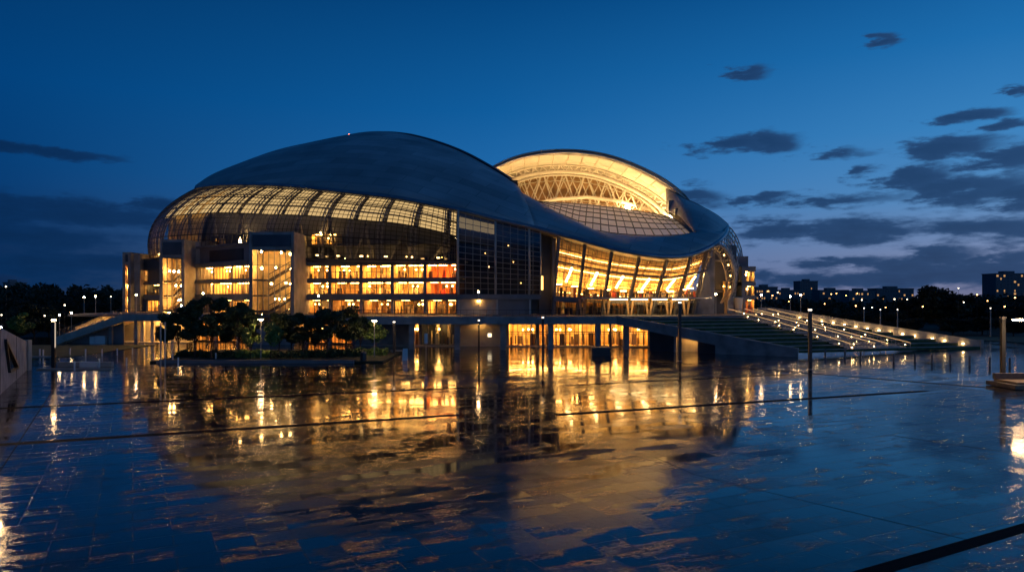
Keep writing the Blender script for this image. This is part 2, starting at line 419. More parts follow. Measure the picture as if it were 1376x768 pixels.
# lit vault: open arch end facing the field
VR = [(640, 242, 172), (665, 227.5, 170.5), (690, 216.5, 169), (718, 209.5, 167.5), (750, 206.3, 166), (780, 207, 165), (810, 211.5, 164), (840, 220.5, 163), (870, 233.5, 162), (895, 247.5, 160.5), (917, 265, 159), (929, 281, 158)]
NV = 48
vr = cw(VR, NV)
cen = Vector((13, 165, 22))
def inset(p, k, dy): return Vector((cen.x+(p.x-cen.x)*k, p.y+dy, cen.z+(p.z-cen.z)*k))
rows = [[inset(p, 1-.003*j, 19*j/8) for p in vr] for j in range(9)]
b = MB(); b.grid(rows); part(b, 'vault_soffit', 'cream', smooth=True, solid=.2)
b = MB(); b.grid([[p+Vector((0, -.7, .55)) for p in vr], [p+Vector((0, 4, 1.5)) for p in vr], [p+Vector((0, 26, 1.4)) for p in vr], [p+Vector((0, 50, -6)) for p in vr]]); part(b, 'vault_roof', 'roof', smooth=True, solid=-.3)
b = MB(); b.tube([p+Vector((0, -.6, .1)) for p in vr], .25, 8); part(b, 'vault_rim', 'cream', smooth=True)
b = MB()
for i in range(2, NV-1, 3): b.tube([rows[j][i]+Vector((0, 0, -.25)) for j in range(0, 7)], .16, 5)
b.tube([inset(p, .985, 7) for p in vr], .2, 5)
part(b, 'vault_rib', 'truss')
# inner arch truss
ar = [inset(p, .965, 11) for p in vr]; ar2 = [inset(p, .892, 12) for p in vr]
b = MB(); b.tube(ar2, .5, 8); b.tube([inset(p, .855, 13) for p in vr], .28, 6); part(b, 'arch_truss_chord', 'cream', smooth=True)
b = MB()
for i in range(1, NV-2, 2):
    b.tube([ar[i], ar2[i+1]], .17, 5); b.tube([ar2[i+1], ar[i+2]], .17, 5)
b.tube(ar, .25, 6)
part(b, 'arch_truss_web', 'cream')
# end wall behind with space truss
wl = [inset(p, .945, 17) for p in vr]
b = MB(); b.grid([[Vector((p.x, p.y+1.5, 14)) for p in wl], [p+Vector((0, 1.5, 0)) for p in wl]]); part(b, 'vault_end_wall', 'wood')
rng = random.Random(3)
tiers = [(.30+.57*k/9) for k in range(10)]
b = MB(); b2 = MB()
NODE = []
for k in range(9):
    row = []
    for i in range(0, NV, 1):
        t = k/8; p = wl[i]; row.append(Vector((p.x, p.y+(-.5 if (i+k) % 2 else .6), 20+(p.z-20)*t)))
    NODE.append(row)
for k in range(8):
    for i in range(0, NV-1):
        if NODE[k+1][i].z-NODE[k][i].z < .25: continue
        if (i+k) % 2: b.tube([NODE[k][i], NODE[k+1][i+1]], .13, 4)
        else: b.tube([NODE[k][i+1], NODE[k+1][i]], .13, 4)
        if rng.random() < -.6: b2.tube([NODE[k][i]+Vector((0, .8, 0)), NODE[k+1][i]+Vector((0, .9, 0))], .09, 4)
for k in range(1, 9, 2): b.tube(NODE[k], .12, 4)
part(b, 'space_truss', 'cream'); b2.v and part(b2, 'space_truss', 'truss')
b = MB()
for i in range(5, NV-5, 5):
    b.tube([inset(wl[i], .99, -1.5), Vector((wl[min(NV-1, i+4)].x, wl[i].y-1.5, 26))], .2, 5)
    b.tube([inset(wl[i], .99, -1.5), Vector((wl[max(0, i-4)].x, wl[i].y-1.5, 26))], .2, 5)
part(b, 'truss_brace', 'cream')
b = MB(); b.tube([(2, 179, 29.5), (10, 179, 31.6), (18, 179, 32.2), (26, 179, 31.2), (35, 178, 28.5)], .45, 6); part(b, 'truss_bottom_chord', 'cream')
for k in range(9):
    x = -1+k*4.6
    b = MB(); b.cbox((x, 168.5, 26.4), (1.6, .8, .3)); part(b, 'floodlight', 'flood')
b = MB(); b.cbox((27.5, 177, 29.4), (1.2, .3, .8)); part(b, 'floodlight', 'flood')
# right wing roof and fin
wo = cw([(895, 251.5, 163), (917, 267, 158), (932, 273.5, 157), (946, 281, 156), (962, 290, 155), (977.5, 303, 152)], 20)
wi = cw([(897, 283, 158), (912, 292, 150), (928, 308, 138), (947, 331, 127.5), (962, 325, 130.5), (977, 305, 149)], 20)
b = MB(); b.grid(loft(wi, wo, 8, .10)); part(b, 'wing_roof', 'roof', smooth=True, solid=-.3)
b = MB(); b.tube([p+Vector((0, -.1, .1)) for p in wo], .28, 6); part(b, 'wing_rim', 'roofseam', smooth=True)
fa = cw([(899, 281, 159), (908, 271, 158.5), (916, 274, 156), (926, 292, 146), (946, 331, 127.3)], 14)
fb = cw([(897, 287, 159), (905, 293, 152), (916, 303, 143), (930, 317, 134), (946, 333, 127)], 14)
b = MB(); b.grid(loft(fb, fa, 3, .05)); part(b, 'vault_fin', 'darksteel', solid=.4)
b = MB(); b.cbox(W(907, 278, 157), (3, 2, 2.6)); part(b, 'vault_bearing', 'steel')
b = MB(); b.cbox(W(913, 285, 152), (2, 1.5, 1.6)); part(b, 'vault_bearing', 'steel')

# ---- left glass shell
T = [(300, 240, 190), (276, 247, 172), (265, 252.5, 161), (276, 251, 154.5), (291, 249.5, 151), (311, 248.5, 147.7), (355, 248.5, 141.7), (399, 251, 136.7), (443.5, 255.6, 132.7), (500, 262, 129.2), (533, 266, 127.7), (577, 274, 126.8), (616, 282, 126)]
Md = [(232, 286, 196), (214, 292, 176), (209, 294.5, 163), (216, 293, 154), (240, 289, 148.5), (290, 286, 143.5), (355, 288, 138), (399, 289, 134.5), (443, 292, 131), (500, 297, 128), (533, 300, 127), (577, 308, 126.6), (616, 318, 126.4)]
Bt = [(222, 342, 198), (205, 346, 178), (201, 348, 164), (207, 350, 155), (236, 350, 149), (290, 348, 143.5), (355, 346, 138), (405, 347, 135), (443, 348, 132.5), (500, 348.5, 130), (533, 349, 129.2), (577, 349.6, 128.6), (616, 350, 128.1)]
NS = 121
tc_, mc_, bc_ = cw(T, NS), cw(Md, NS), cw(Bt, NS)
def shell(i, v):
    c = mc_[i]*2-(tc_[i]+bc_[i])*.5
    return bc_[i]*(1-v)**2+c*2*v*(1-v)+tc_[i]*v*v
AX = Vector((-30, 185, 0))
def inner(i, v, off):
    p = shell(i, v); d = AX-p; d.z = 0; d.normalize(); return p+d*off
NVV = 12
b = MB(); b.grid([[shell(i, j/NVV) for i in range(NS)] for j in range(NVV+1)]); part(b, 'glass_shell', 'shellglass', smooth=True)
b = MB()
for j in range(0, 17): b.tube([shell(i, j/16) for i in range(0, NS)], .055 if j % 4 else .10, 4)
for i in range(0, NS):
    b.tube([shell(i, j/NVV) for j in range(NVV+1)], .06 if i % 2 else .045, 4)
part(b, 'shell_mullion', 'darksteel')
for i in range(10, NS-1, 6):
    b = MB(); k = min(NS-2, max(1, i)); tg = (shell(k+1, .5)-shell(k-1, .5)).normalized()
    for sgn in (-1, 1): b.tube([inner(i, j/10, .35)+tg*.42*sgn for j in range(11)], .12, 5)
    for j in range(10): b.tube([inner(i, j/10, .35)+tg*.42, inner(i, (j+1)/10, .35)-tg*.42], .06, 4)
    part(b, 'shell_rib', 'palesteel')
# soffit behind the shell, its lamp light put in as emission
b = MB()
i0, i1 = 26, NS
for (v0, v1) in ((.52, .645), (.665, .79), (.81, .985)):
    for i in range(i0, i1-1):
        if i % 6 == 4: continue
        b.quad(inner(i, v0, 2.2-1.0*v0), inner(i+1, v0, 2.2-1.0*v0), inner(i+1, v1, 2.2-1.0*v1), inner(i, v1, 2.2-1.0*v1))
part(b, 'glow_soffit', 'soffit')
# concourse wall within the shell (dark) and structure
b = MB(); b.grid([[inner(i, v, 5.5) for i in range(58, NS)] for v in (0, .15, .3, .45, .6)]); b.grid([[inner(i, .6, 5.5) for i in range(58, NS)], [inner(i, .62, 2.6) for i in range(58, NS)]])
part(b, 'bowl_wall', 'concd', solid=.2)
b = MB(); b.grid([[inner(i, v, 4.5-2.2*v) for i in range(0, 60)] for v in (0, .15, .3, .45, .6, .8, .99)]); part(b, 'concourse_lining', 'room', solid=.2)
b = MB(); b.grid([[inner(i, v, 7.0) for i in range(NS)] for v in (0, .2, .4, .6, .8, .99)]); part(b, 'bowl_core', 'concd', solid=.2)
b = MB(); b.grid([[inner(i, .0, .1) for i in range(NS)], [inner(i, .0, 6) for i in range(NS)]]); part(b, 'concourse_floor', 'slab', solid=.3)
b = MB()
for i in range(8, NS-4, 4):
    b.tube([inner(i, .02, 4.5), inner(min(NS-1, i+(3 if i % 8 else -2)), .55, 2.2)], .28, 6)
part(b, 'raking_strut', 'conc')
for i in range(6, 60, 4):  # uplights added to give the lining its amber glow
    b = MB(); p = inner(i, .03, 2.2); b.cbox(p+Vector((0, 0, .4)), (.5, .4, .2)); part(b, 'added_uplight', 'lampdim')
for i in range(62, 119, 5):  # weaker uplights added to lift the dark concourse
    b = MB(); p = inner(i, .02, 2.6); b.cbox(p+Vector((0, 0, .4)), (.5, .4, .2)); part(b, 'added_uplight', 'lampfaint')
for i in (70, 92):
    b = MB(); b.ball(inner(i, .3, 4), .25); part(b, 'concourse_lamp', 'globe')

# ---- dark glazed wall to its right
z0d = 8.6
dt = cw([(616, 282, 126), (640, 288, 125.9), (665, 294, 125.8), (690, 300, 125.6), (718, 306, 125.4), (726, 308, 125.3)], 23)
db = [XY(616+110*i/22, 128.2-.6*i/22, z0d) for i in range(23)]
dm = []
for i in range(23):
    q = db[i].lerp(dt[i], .5); q.y -= 1.2; q.x = .5*(db[i].x+dt[i].x); dm.append(q)
def dsh(i, v):
    c = dm[i]*2-(db[i]+dt[i])*.5; return db[i]*(1-v)**2+c*2*v*(1-v)+dt[i]*v*v
b = MB(); b.grid([[dsh(i, j/12) for i in range(23)] for j in range(13)]); part(b, 'dark_glass_wall', 'darkglass', smooth=True)
b = MB()
for j in range(0, 15): b.tube([dsh(i, j/14) for i in range(23)], .05, 4)
for i in range(0, 23, 2): b.tube([dsh(i, j/12) for j in range(13)], .045, 4)
part(b, 'dark_wall_mullion', 'palesteel')
for i in (0, 10, 19, 22):
    b = MB(); b.tube([dsh(i, j/12)+Vector((0, -.25, 0)) for j in range(13)], .2 if i < 22 else .12, 6); part(b, 'mast', 'palesteel')
b = MB()
for i in range(0, 10): 
    b.quad(dsh(i, .80)+Vector((0, 1.6, 0)), dsh(i+1, .80)+Vector((0, 1.6, 0)), dsh(i+1, .93)+Vector((0, 1.2, 0)), dsh(i, .93)+Vector((0, 1.2, 0)))
part(b, 'glow_soffit', emit('dim glowing soffit', (1, .66, .28), .8))  # dimmer stretch, its light also given as emission
b = MB(); b.box((-9.2, 133.5, 5.15), (6.2, 134, 24)); part(b, 'bowl_wall', 'concd')
for zz in (8.3, 11.4, 14.5, 17.6):
    b = MB(); b.box((-9.2, 129.2, zz), (4.8, 133.5, zz+.35)); part(b, 'floor_slab', 'concd')
for (px, py) in ((683, 330), (700, 380), (652, 340), (690, 352)):
    b = MB(); b.ball(W(px, py, 131.5), .09, 6, 4); part(b, 'concourse_lamp', 'lampdim')
b = MB(); b.box((-9.3, 127.3, 7.75), (4.9, 129.2, 8.62)); part(b, 'floor_slab', 'slab')

# ---- window bays
rnd = random.Random(11)
def window(F, t0, t1, z0, z1, cols, rows=2, depth=4.5, room='room', lampm='lamp', kind='office', g='glass', lampn=2, d=0.0, name='window'):
    """A lit bay: frame (part) with pane, room, ceiling lamp and furnishing as its pieces."""
    fr = MB(); w = t1-t0; hgt = z1-z0
    k = .07
    F.box(fr, t0, t1, z0, z0+k*1.4, d-.04, d+.12); F.box(fr, t0, t1, z1-k*1.4, z1, d-.04, d+.12)
    for i in range(cols+1):
        x = t0+w*i/cols; ww = k*1.3 if i in (0, cols) else k*.8
        F.box(fr, max(t0, x-ww), min(t1, x+ww), z0+k*1.4, z1-k*1.4, d-.03, d+.10)
    for j in range(1, rows):
        zz = z0+hgt*j/rows; F.box(fr, t0+k, t1-k, zz-k*.6, zz+k*.6, d-.02, d+.08)
    fo = fr.build(name, 'steel', stadium)
    gl = MB(); F.quad(gl, t0+.02, t1-.02, z0+.02, z1-.02, d+.05); gl.build('pane', g, fo)
    rm = MB()
    F.quad(rm, t0, t1, z0, z1, d+depth)
    rm.quad(F.p(t0, z0, d+.13), F.p(t0, z1, d+.13), F.p(t0, z1, d+depth), F.p(t0, z0, d+depth))
    rm.quad(F.p(t1, z0, d+.13), F.p(t1, z1, d+.13), F.p(t1, z1, d+depth), F.p(t1, z0, d+depth))
    rm.quad(F.p(t0, z0, d+.13), F.p(t1, z0, d+.13), F.p(t1, z0, d+depth), F.p(t0, z0, d+depth))
    rm.quad(F.p(t0, z1, d+.13), F.p(t1, z1, d+.13), F.p(t1, z1, d+depth), F.p(t0, z1, d+depth))
    rm.build('room', room, fo)
    lm = MB()
    if kind == 'stair':
        for zz in np.arange(z0+2.4, z1, 2.7):
            for f in rnd.sample((.16, .3, .45, .62, .75, .88), 3): lm.ball(F.p(t0+w*(f+.05*rnd.random()), zz-rnd.uniform(.2, .6), d+.9+rnd.random()*2.2), rnd.uniform(.12, .25), 8, 6)
    else:
        for i in range(lampn):
            x = t0+w*(i+.5+rnd.uniform(-.2, .2))/lampn; dd = d+depth*rnd.uniform(.25, .6)
            F.box(lm, x-min(.75, w*.12), x+min(.75, w*.12), z1-.16, z1-.06, dd-.3, dd+.3)
        for i in range(rnd.randint(1, 3)):
            lm.ball(F.p(t0+w*rnd.uniform(.1, .9), z1-hgt*.33, d+rnd.uniform(.9, depth*.7)), .16, 8, 6)
    lm.build('lamp', lampm, fo)
    fu = MB(); fu2 = MB()
    if kind == 'stair':
        for q, zz in enumerate(np.arange(z0, z1-2.5, 2.7)):
            a = F.p(t0+w*.35, zz, d+2.6); c = F.p(t0+w*.98, zz+2.5, d+2.6)
            fu.beam(a, c, 1.4, .35); fu.beam(a+Vector((0, -.8, 1)), c+Vector((0, -.8, 1)), .12, .12)
            for s in range(7):
                m_ = a.lerp(c, s/7); fu.beam(m_+Vector((0, -.8, 0)), m_+Vector((0, -.8, 1)), .05)
            F.box(fu, t0, t0+w*.35, zz-.15, zz+.1, d+.6, d+depth)
    else:
        for i in range(max(2, int(w*1.1))):
            x = t0+.3+rnd.random()*(w-.6); hh = rnd.uniform(.25, .62)*hgt; ww = rnd.uniform(.12, .55); dd = d+rnd.uniform(.6, depth-.8)
            F.box(fu if rnd.random() < .6 else fu2, x-ww/2, x+ww/2, z0+.01, z0+hh, dd, dd+rnd.uniform(.2, .6))
        for i in range(max(1, int(w*.4))):
            x = t0+.3+rnd.random()*(w-.6); ww = rnd.uniform(.12, .25)
            F.box(fu if rnd.random() < .4 else fu2, x-ww, x+ww, z0+.01, z1-.01, d+depth-1.4, d+depth-.9)
        if kind == 'doors':
            for i in range(int(w/1.0)):
                x = t0+(i+.5)*w/int(w/1.0); F.box(fu, x-.05, x+.05, z0, z0+2.2, d+.2, d+.3)
                if i % 2: F.box(fu, x-.45, x+.4, z0, z0+rnd.uniform(1.4, 2.1), d+rnd.uniform(1, 3.4), d+3.6)
            F.box(fu, t0+.1, t1-.1, z0+2.2, z0+2.32, d+.2, d+.3)
    fu.v and fu.build('furnishing', 'furn', fo)
    fu2.v and fu2.build('furnishing', 'redfurn' if room == 'room_red' else 'furn2', fo)
    return fo
ROW = [(5.2, 7.65), (8.65, 10.8), (11.45, 13.85)]
# central block
Fc = Frame(pl(408, 136), pl(616, 128.8))
bx = [Fc.t(p) for p in (409, 443, 485, 527, 571, 614.5)]
for r in (1, 2):
    for i in range(5):
        window(Fc, bx[i]+.22, bx[i+1]-.22, *ROW[r], cols=max(3, int((bx[i+1]-bx[i])/1.0)), rows=2 if i < 3 else 1, depth=5, room='room_red' if i == 4 else 'room', lampm=('lamp2', 'lamp', 'lamp2', 'lamp', 'lamp')[(i+r) % 5], lampn=2+(i > 1))
for i, (rm, lm_) in enumerate((('wood', 'lampdim'), ('wood', 'lampdim'), ('wood', 'lampdim'), ('room', 'lamp'), ('room', 'lamp'))):
    window(Fc, bx[i]+.3, bx[i+1]-.3, *ROW[0], cols=3, rows=1, depth=6, room=rm, lampm=lm_, lampn=2, kind='doors' if i > 2 else 'office', d=.4)
b = MB()
for (z0, z1, dd) in ((7.66, 8.64, -.5), (10.81, 11.44, -.35), (13.86, 14.5, -.6)): Fc.box(b, 0, Fc.len, z0, z1, dd, 5.2)
part(b, 'floor_slab', 'slab')
b = MB()
for x in bx:
    for (z0, z1) in ROW:
        b = MB(); Fc.box(b, x-.2, x+.2, z0+.01, z1-.005, -.12, .4); part(b, 'facade_pillar', 'conc')
# terrace storey above the central block
b = MB(); Fc.box(b, -2, Fc.len, 17.4, 17.8, .2, 5.5); part(b, 'floor_slab', 'slab')
b = MB(); Fc.quad(b, 0, Fc.len, 14.5, 17.4, 3.0); part(b, 'terrace_glass', 'darkglass')
b = MB(); Fc.box(b, 0, Fc.len, 14.4, 22, 6.5, 7); part(b, 'terrace_wall', 'clad')
b = MB()
for i in range(0, 19): Fc.box(b, i*Fc.len/18-.05, i*Fc.len/18+.05, 14.5, 17.4, 2.9, 3.05)
Fc.box(b, 0, Fc.len, 15.55, 15.62, -.45, -.38)
for i in range(0, 28): Fc.box(b, i*Fc.len/27-.02, i*Fc.len/27+.02, 14.5, 15.55, -.44, -.40)
part(b, 'terrace_railing', 'steel')
for px in (456, 487, 492, 540, 588):
    b = MB(); p = Fc.p(Fc.t(px), 15.2+.5*rnd.random(), 2.2); b.ball(p, .09, 6, 4); part(b, 'terrace_lamp', 'lampdim')
window(Fc, Fc.t(419), Fc.t(452), 17.5, 19.6, 4, 2, 3, lampn=2, d=-.2)
# left block
Fl = Frame(pl(261, 146), pl(338, 133))
lx = [Fl.t(p) for p in (262, 287, 312, 337)]
for r in (1, 2):
    for i in range(3):
        window(Fl, lx[i]+.12, lx[i+1]-.12, *ROW[r], cols=6, rows=1, depth=4 if i < 2 else 2.4, lampm='lamp', room='room', lampn=3)
for i in range(3): window(Fl, lx[i]+.12, lx[i+1]-.12, *ROW[0], cols=4, rows=1, depth=4, kind='doors', lampn=2)
b = MB()
for (z0, z1, dd) in ((7.66, 8.64, -.4), (10.81, 11.44, -.5), (13.86, 14.6, -.7)): Fl.box(b, 0, Fl.len, z0, z1, dd, 4.2)
part(b, 'floor_slab', 'slab')
b = MB()
for x in lx:
    for (z0, z1) in ROW:
        b = MB(); Fl.box(b, x-.115, x+.115, z0+.01, z1-.005, -.1, .35); part(b, 'facade_pillar', 'conc')
b = MB(); Fl.box(b, 0, Fl.len, 14.6, 17.6, .2, 4); part(b, 'upper_wall', 'concd')
b = MB(); Fl.box(b, Fl.t(281), Fl.t(326), 14.9, 17.0, .05, .19); part(b, 'louvre_panel', 'darksteel')
b = MB(); Fl.box(b, 0, Fl.len, 17.6, 18.0, -.3, 4.5); part(b, 'floor_slab', 'slab')
b = MB(); Fl.box(b, 0, Fl.len, 18.0, 20.2, 3.5, 4.0); part(b, 'terrace_wall', 'clad')
window(Fl, Fl.t(278), Fl.t(283), 18.1, 19.5, 2, 2, 1.2, lampn=1, d=1.8)
for px in (312.5, 327):
    b = MB(); p = Fl.p(Fl.t(px), 18.3, 1.5); b.tube([p, p+Vector((0, 0, .9))], .28, 8, .03); part(b, 'terrace_lamp', 'globe')
# stair towers
def tower(pxl, pxr, D, Db, ztop, zg0, zg1, cols, rows, wall=.45):
    x0, x1 = (pxl-688)*D/FPX, (pxr-688)*D/FPX
    F = Frame((x0, D), (x1, D)); L = F.len; dep = Db-D
    b = MB()
    F.box(b, -wall, 0, 0, ztop, 0, dep+3); F.box(b, L, L+wall, 0, ztop, 0, dep+3)
    F.box(b, 0, L, zg1, ztop, .25, dep+3); F.box(b, 0, L, 0, zg0, .2, dep)
    part(b, 'stair_tower', 'conc')
    b = MB(); F.box(b, .15, L-.15, zg1+.5, ztop-.5, .05, .24); part(b, 'tower_panel', 'clad')
    F2 = F
    return window(F2, 0.03, L-.03, zg0, zg1, cols, rows, depth=min(dep+2, 5.2), kind='stair', lampm='stair_lamp', name='tower_window', d=.05)
tower(338, 391.5, 127.3, 136, 19.3, 3.0, 16.3, 7, 5)
tower(217.5, 244.5, 140, 146, 19.0, 3.0, 15.6, 4, 5)
# side wall of the left tower stepping back
F1 = Frame(((244.5-688)*.14+.45, 140), ((275-688)*.1455, 147.5))
b = MB(); b.box((-62.1, 145, 0), (-58.8, 150, 18.9)); part(b, 'upper_wall', 'conc')
tower(167.5, 172.5, 155, 164, 17.5, 3.0, 15.0, 2, 5)
b = MB(); b.box((-80, 156.5, 0), (-78.2, 172, 17.2)); part(b, 'upper_wall', 'conc')
Fk = Frame(pl(187, 160), pl(219, 152))
for r in (1, 2): window(Fk, 0, Fk.t(198), *ROW[r], cols=3, rows=2, depth=3, lampm='lampdim' if r == 1 else 'lampdim', lampn=1)
window(Fk, Fk.t(198.6), Fk.len-.2, 8.9, 10.8, cols=5, rows=1, depth=3, lampm='lampdim', room='clad', lampn=1)
window(Fk, Fk.t(198.6), Fk.len-.2, 5.2, 7.6, cols=4, rows=1, depth=3, kind='doors', lampn=2)
b = MB(); Fk.box(b, Fk.t(198.5), Fk.len, 11.2, 13.9, .05, 3); Fk.box(b, -.4, Fk.len, 13.9, 16.3, -.1, 3); part(b, 'upper_wall', 'clad')
b = MB(); Fk.box(b, -.4, Fk.len, 7.65, 8.64, -.3, 3); Fk.box(b, -.4, Fk.len, 10.81, 11.19, -.3, 3); part(b, 'floor_slab', 'slab')
b = MB(); Fk.box(b, -1.5, Fk.t(198), 0, 7.6, .1, 3); part(b, 'entrance_wall', 'conc')
b = MB(); b.ball(Fk.p(.6, 7.2, -.3), .16, 8, 6); part(b, 'wall_lamp', 'bulb_soft')
# core behind everything so no view goes through
b = MB(); b.box((-75, 172, 0), (40, 173, 18)); b.box((-40, 140.5, 0), (-9.5, 141, 18)); b.box((-68, 151, 0), (-40, 151.5, 18)); part(b, 'core_wall', 'concd')

# ---- recess between dark wall and bright hall
b = MB(); b.box((4.8, 132, 5.1), (7.6, 133, 22)); b.box((6.9, 127.6, 5.1), (7.5, 132, 20)); part(b, 'recess_wall', 'concd')
b = MB(); b.box((-9.2, 128.5, 5.15), (-2.6, 129.0, 7.75)); part(b, 'upper_wall', 'stone')
b = MB(); b.box((-2.5, 128.3, 5.15), (3.0, 129.0, 7.75)); part(b, 'upper_wall', 'concd')
b = MB(); b.box((-6.9, 128.42, 5.2), (-4.2, 128.5, 6.6)); part(b, 'service_door', 'stone')
b = MB()
for x in (-9.2, -2.55, 3.1):
    b = MB(); b.box((x-.16, 127.6, 5.15), (x+.16, 128.0, 7.75)); part(b, 'facade_pillar', 'palesteel')
b = MB(); b.cbox((-5.75, 128.2, 7.45), (.5, .25, .2)); part(b, 'wall_lamp', emit('wall lamp', WARM, 55))
b = MB(); b.cbox(W(728.5, 380, 128.6), (.35, .2, 2.4)); part(b, 'wall_lamp', emit('slot lamp', WARM, 4))

# ---- bright hall at right
HB = [(742, 127.6), (778, 127), (816, 126.5), (850, 126), (878, 126), (904, 126.5), (930, 128.3), (939, 132)]
HT = [(751, 313.5, 124.9), (788, 324.5, 123.9), (824, 334, 122.9), (858, 340, 122.4), (889, 344, 122.3), (916, 344.5, 123.2), (946, 336, 126), (957, 330, 131)]
NH = 43
hb = curve([XY(p, d, 5.15) for p, d in HB], NH); ht = cw(HT, NH)
def hall(i, v, off=0):
    p = hb[i].lerp(ht[i], v)
    return p+Vector((-.05*off, off, 0)) if off else p
b = MB(); b.grid([[hall(i, j/6) for i in range(NH)] for j in range(7)]); part(b, 'hall_glass', 'glass')
b = MB()
for j in range(0, 12): b.tube([hall(i, j/11, -.02) for i in range(NH)], .04 if j % 4 else .07, 4)
for i in range(0, NH, 1):
    b.tube([hall(i, 0), hall(i, 1)], .04, 4)
part(b, 'hall_mullion', 'steel')
for i in range(0, NH, 6):
    b = MB(); b.beam(hall(i, 0, -.35), hall(i, 1, -.35), .42, .5); part(b, 'mast', 'steel')
b = MB(); b.tube([hall(i, .66, -.45) for i in range(NH)], .16, 6); part(b, 'hall_rail', 'steel')
b = MB(); b.tube([hall(i, .975, -.1)+Vector((0, -.2, 0)) for i in range(NH)], .12, 6)
for i in range(0, NH-2, 2):
    b.tube([hall(i, .975, -.2), ht[i+1]+Vector((0, .3, .3))], .07, 4); b.tube([hall(i+2, .975, -.2), ht[i+1]+Vector((0, .3, .3))], .07, 4)
part(b, 'eave_truss', 'palesteel')
# interior of the hall
b = MB(); b.grid([[hall(i, 0, 9) + Vector((0, 0, 3.9)) for i in range(NH)], [hall(i, .45, 7.5) for i in range(NH)], [hall(i, .75, 4.5) for i in range(NH)], [hall(i, 1, 1.2) for i in range(NH)]]); part(b, 'hall_raking_ceiling', 'room', solid=.2)
b = MB()
for k, (v, off) in enumerate([(.48+.46*q/5, 7.0-5.1*q/5) for q in range(6)]): b.tube([hall(i, v, off-.25) for i in range(NH)], .11, 4)
for i in range(3, NH, 6): b.tube([hall(i, .3, 8.0), hall(i, .75, 4.1), hall(i, .98, 1.2)], .2, 5)
part(b, 'ceiling_beam', 'wood')
b = MB(); b.grid([[hall(i, 0, 9) for i in range(NH)], [hall(i, 0, 9)+Vector((0, 0, 4.5)) for i in range(NH)]]); part(b, 'hall_back_wall', 'room', solid=.2)
b = MB(); b.grid([[hall(i, .22, .5) for i in range(NH)], [hall(i, .22, 9) for i in range(NH)]]); part(b, 'balcony_slab', 'stone', solid=.45)
b = MB(); b.grid([[hall(i, 0, .1)-Vector((0, 0, .03)) for i in range(NH)], [hall(i, 0, 9)-Vector((0, 0, .03)) for i in range(NH)]]); part(b, 'hall_floor', 'stone', solid=.1)
b = MB(); b2 = MB(); b3 = MB()
for i in range(1, NH-1):
    for q in range(3):
        p = hall(i, .23, rnd.uniform(1.2, 7))+Vector((rnd.uniform(-.4, .4), 0, 0)); hh = rnd.uniform(.5, 1.8); ww = rnd.uniform(.15, .6)
        (b if rnd.random() < .6 else b2 if rnd.random() < .6 else b3).box((p.x-ww/2, p.y, p.z), (p.x+ww/2, p.y+.4, p.z+hh))
    if i % 6 in (1, 2, 4, 5):
        p = hall(i, 0, .6); b.box((p.x-.06, p.y, 5.15), (p.x+.06, p.y+.1, 7.5))
        p = hall(i, 0, rnd.uniform(1.5, 7)); b.box((p.x-.2, p.y, 5.15), (p.x+.2, p.y+.4, 5.15+rnd.uniform(.9, 2)))
    if i % 4 == 0: p = hall(i, 0, 6.5); b2.box((p.x-.3, p.y, 5.15), (p.x+.3, p.y+.6, 8.6))
b.beam(hall(1, 0, .6)+Vector((0, 0, 2.35)), hall(NH-8, 0, .6)+Vector((0, 0, 2.35)), .1, .12)
part(b, 'hall_furnishing', 'furn'); part(b2, 'hall_column', 'furn2'); part(b3, 'hall_counter', 'redfurn')
for k, i in enumerate((3, 9, 15, 21, 27, 33, 38)):
    b = MB(); p = hall(i, .43, 2.2); q = hall(i, .62, 2.0)+Vector((.8, 0, 0)); b.beam(p, q, .34, .25); part(b, 'hall_lamp', 'atrium_lamp')
for k, i in enumerate(range(2, NH-2, 4)):
    b = MB(); p = hall(i, .40, 6.4); b.cbox(p, (1.0, .8, .15)); part(b, 'balcony_lamp', 'lamp')
    b = MB(); p = hall(i, .19, 4); b.cbox(p, (1.2, .9, .1)); part(b, 'ceiling_lamp', 'lamp')
for (v, off) in ((.30, 8.3), (.62, 5.4), (.80, 3.7)):
    b = MB(); b.tube([hall(i, v, off-.5) for i in range(1, NH-1)], .05 if v < .7 else .035, 4); part(b, 'added_wash_strip', 'lamp_wash')  # hidden strips added to spread an even warm wash
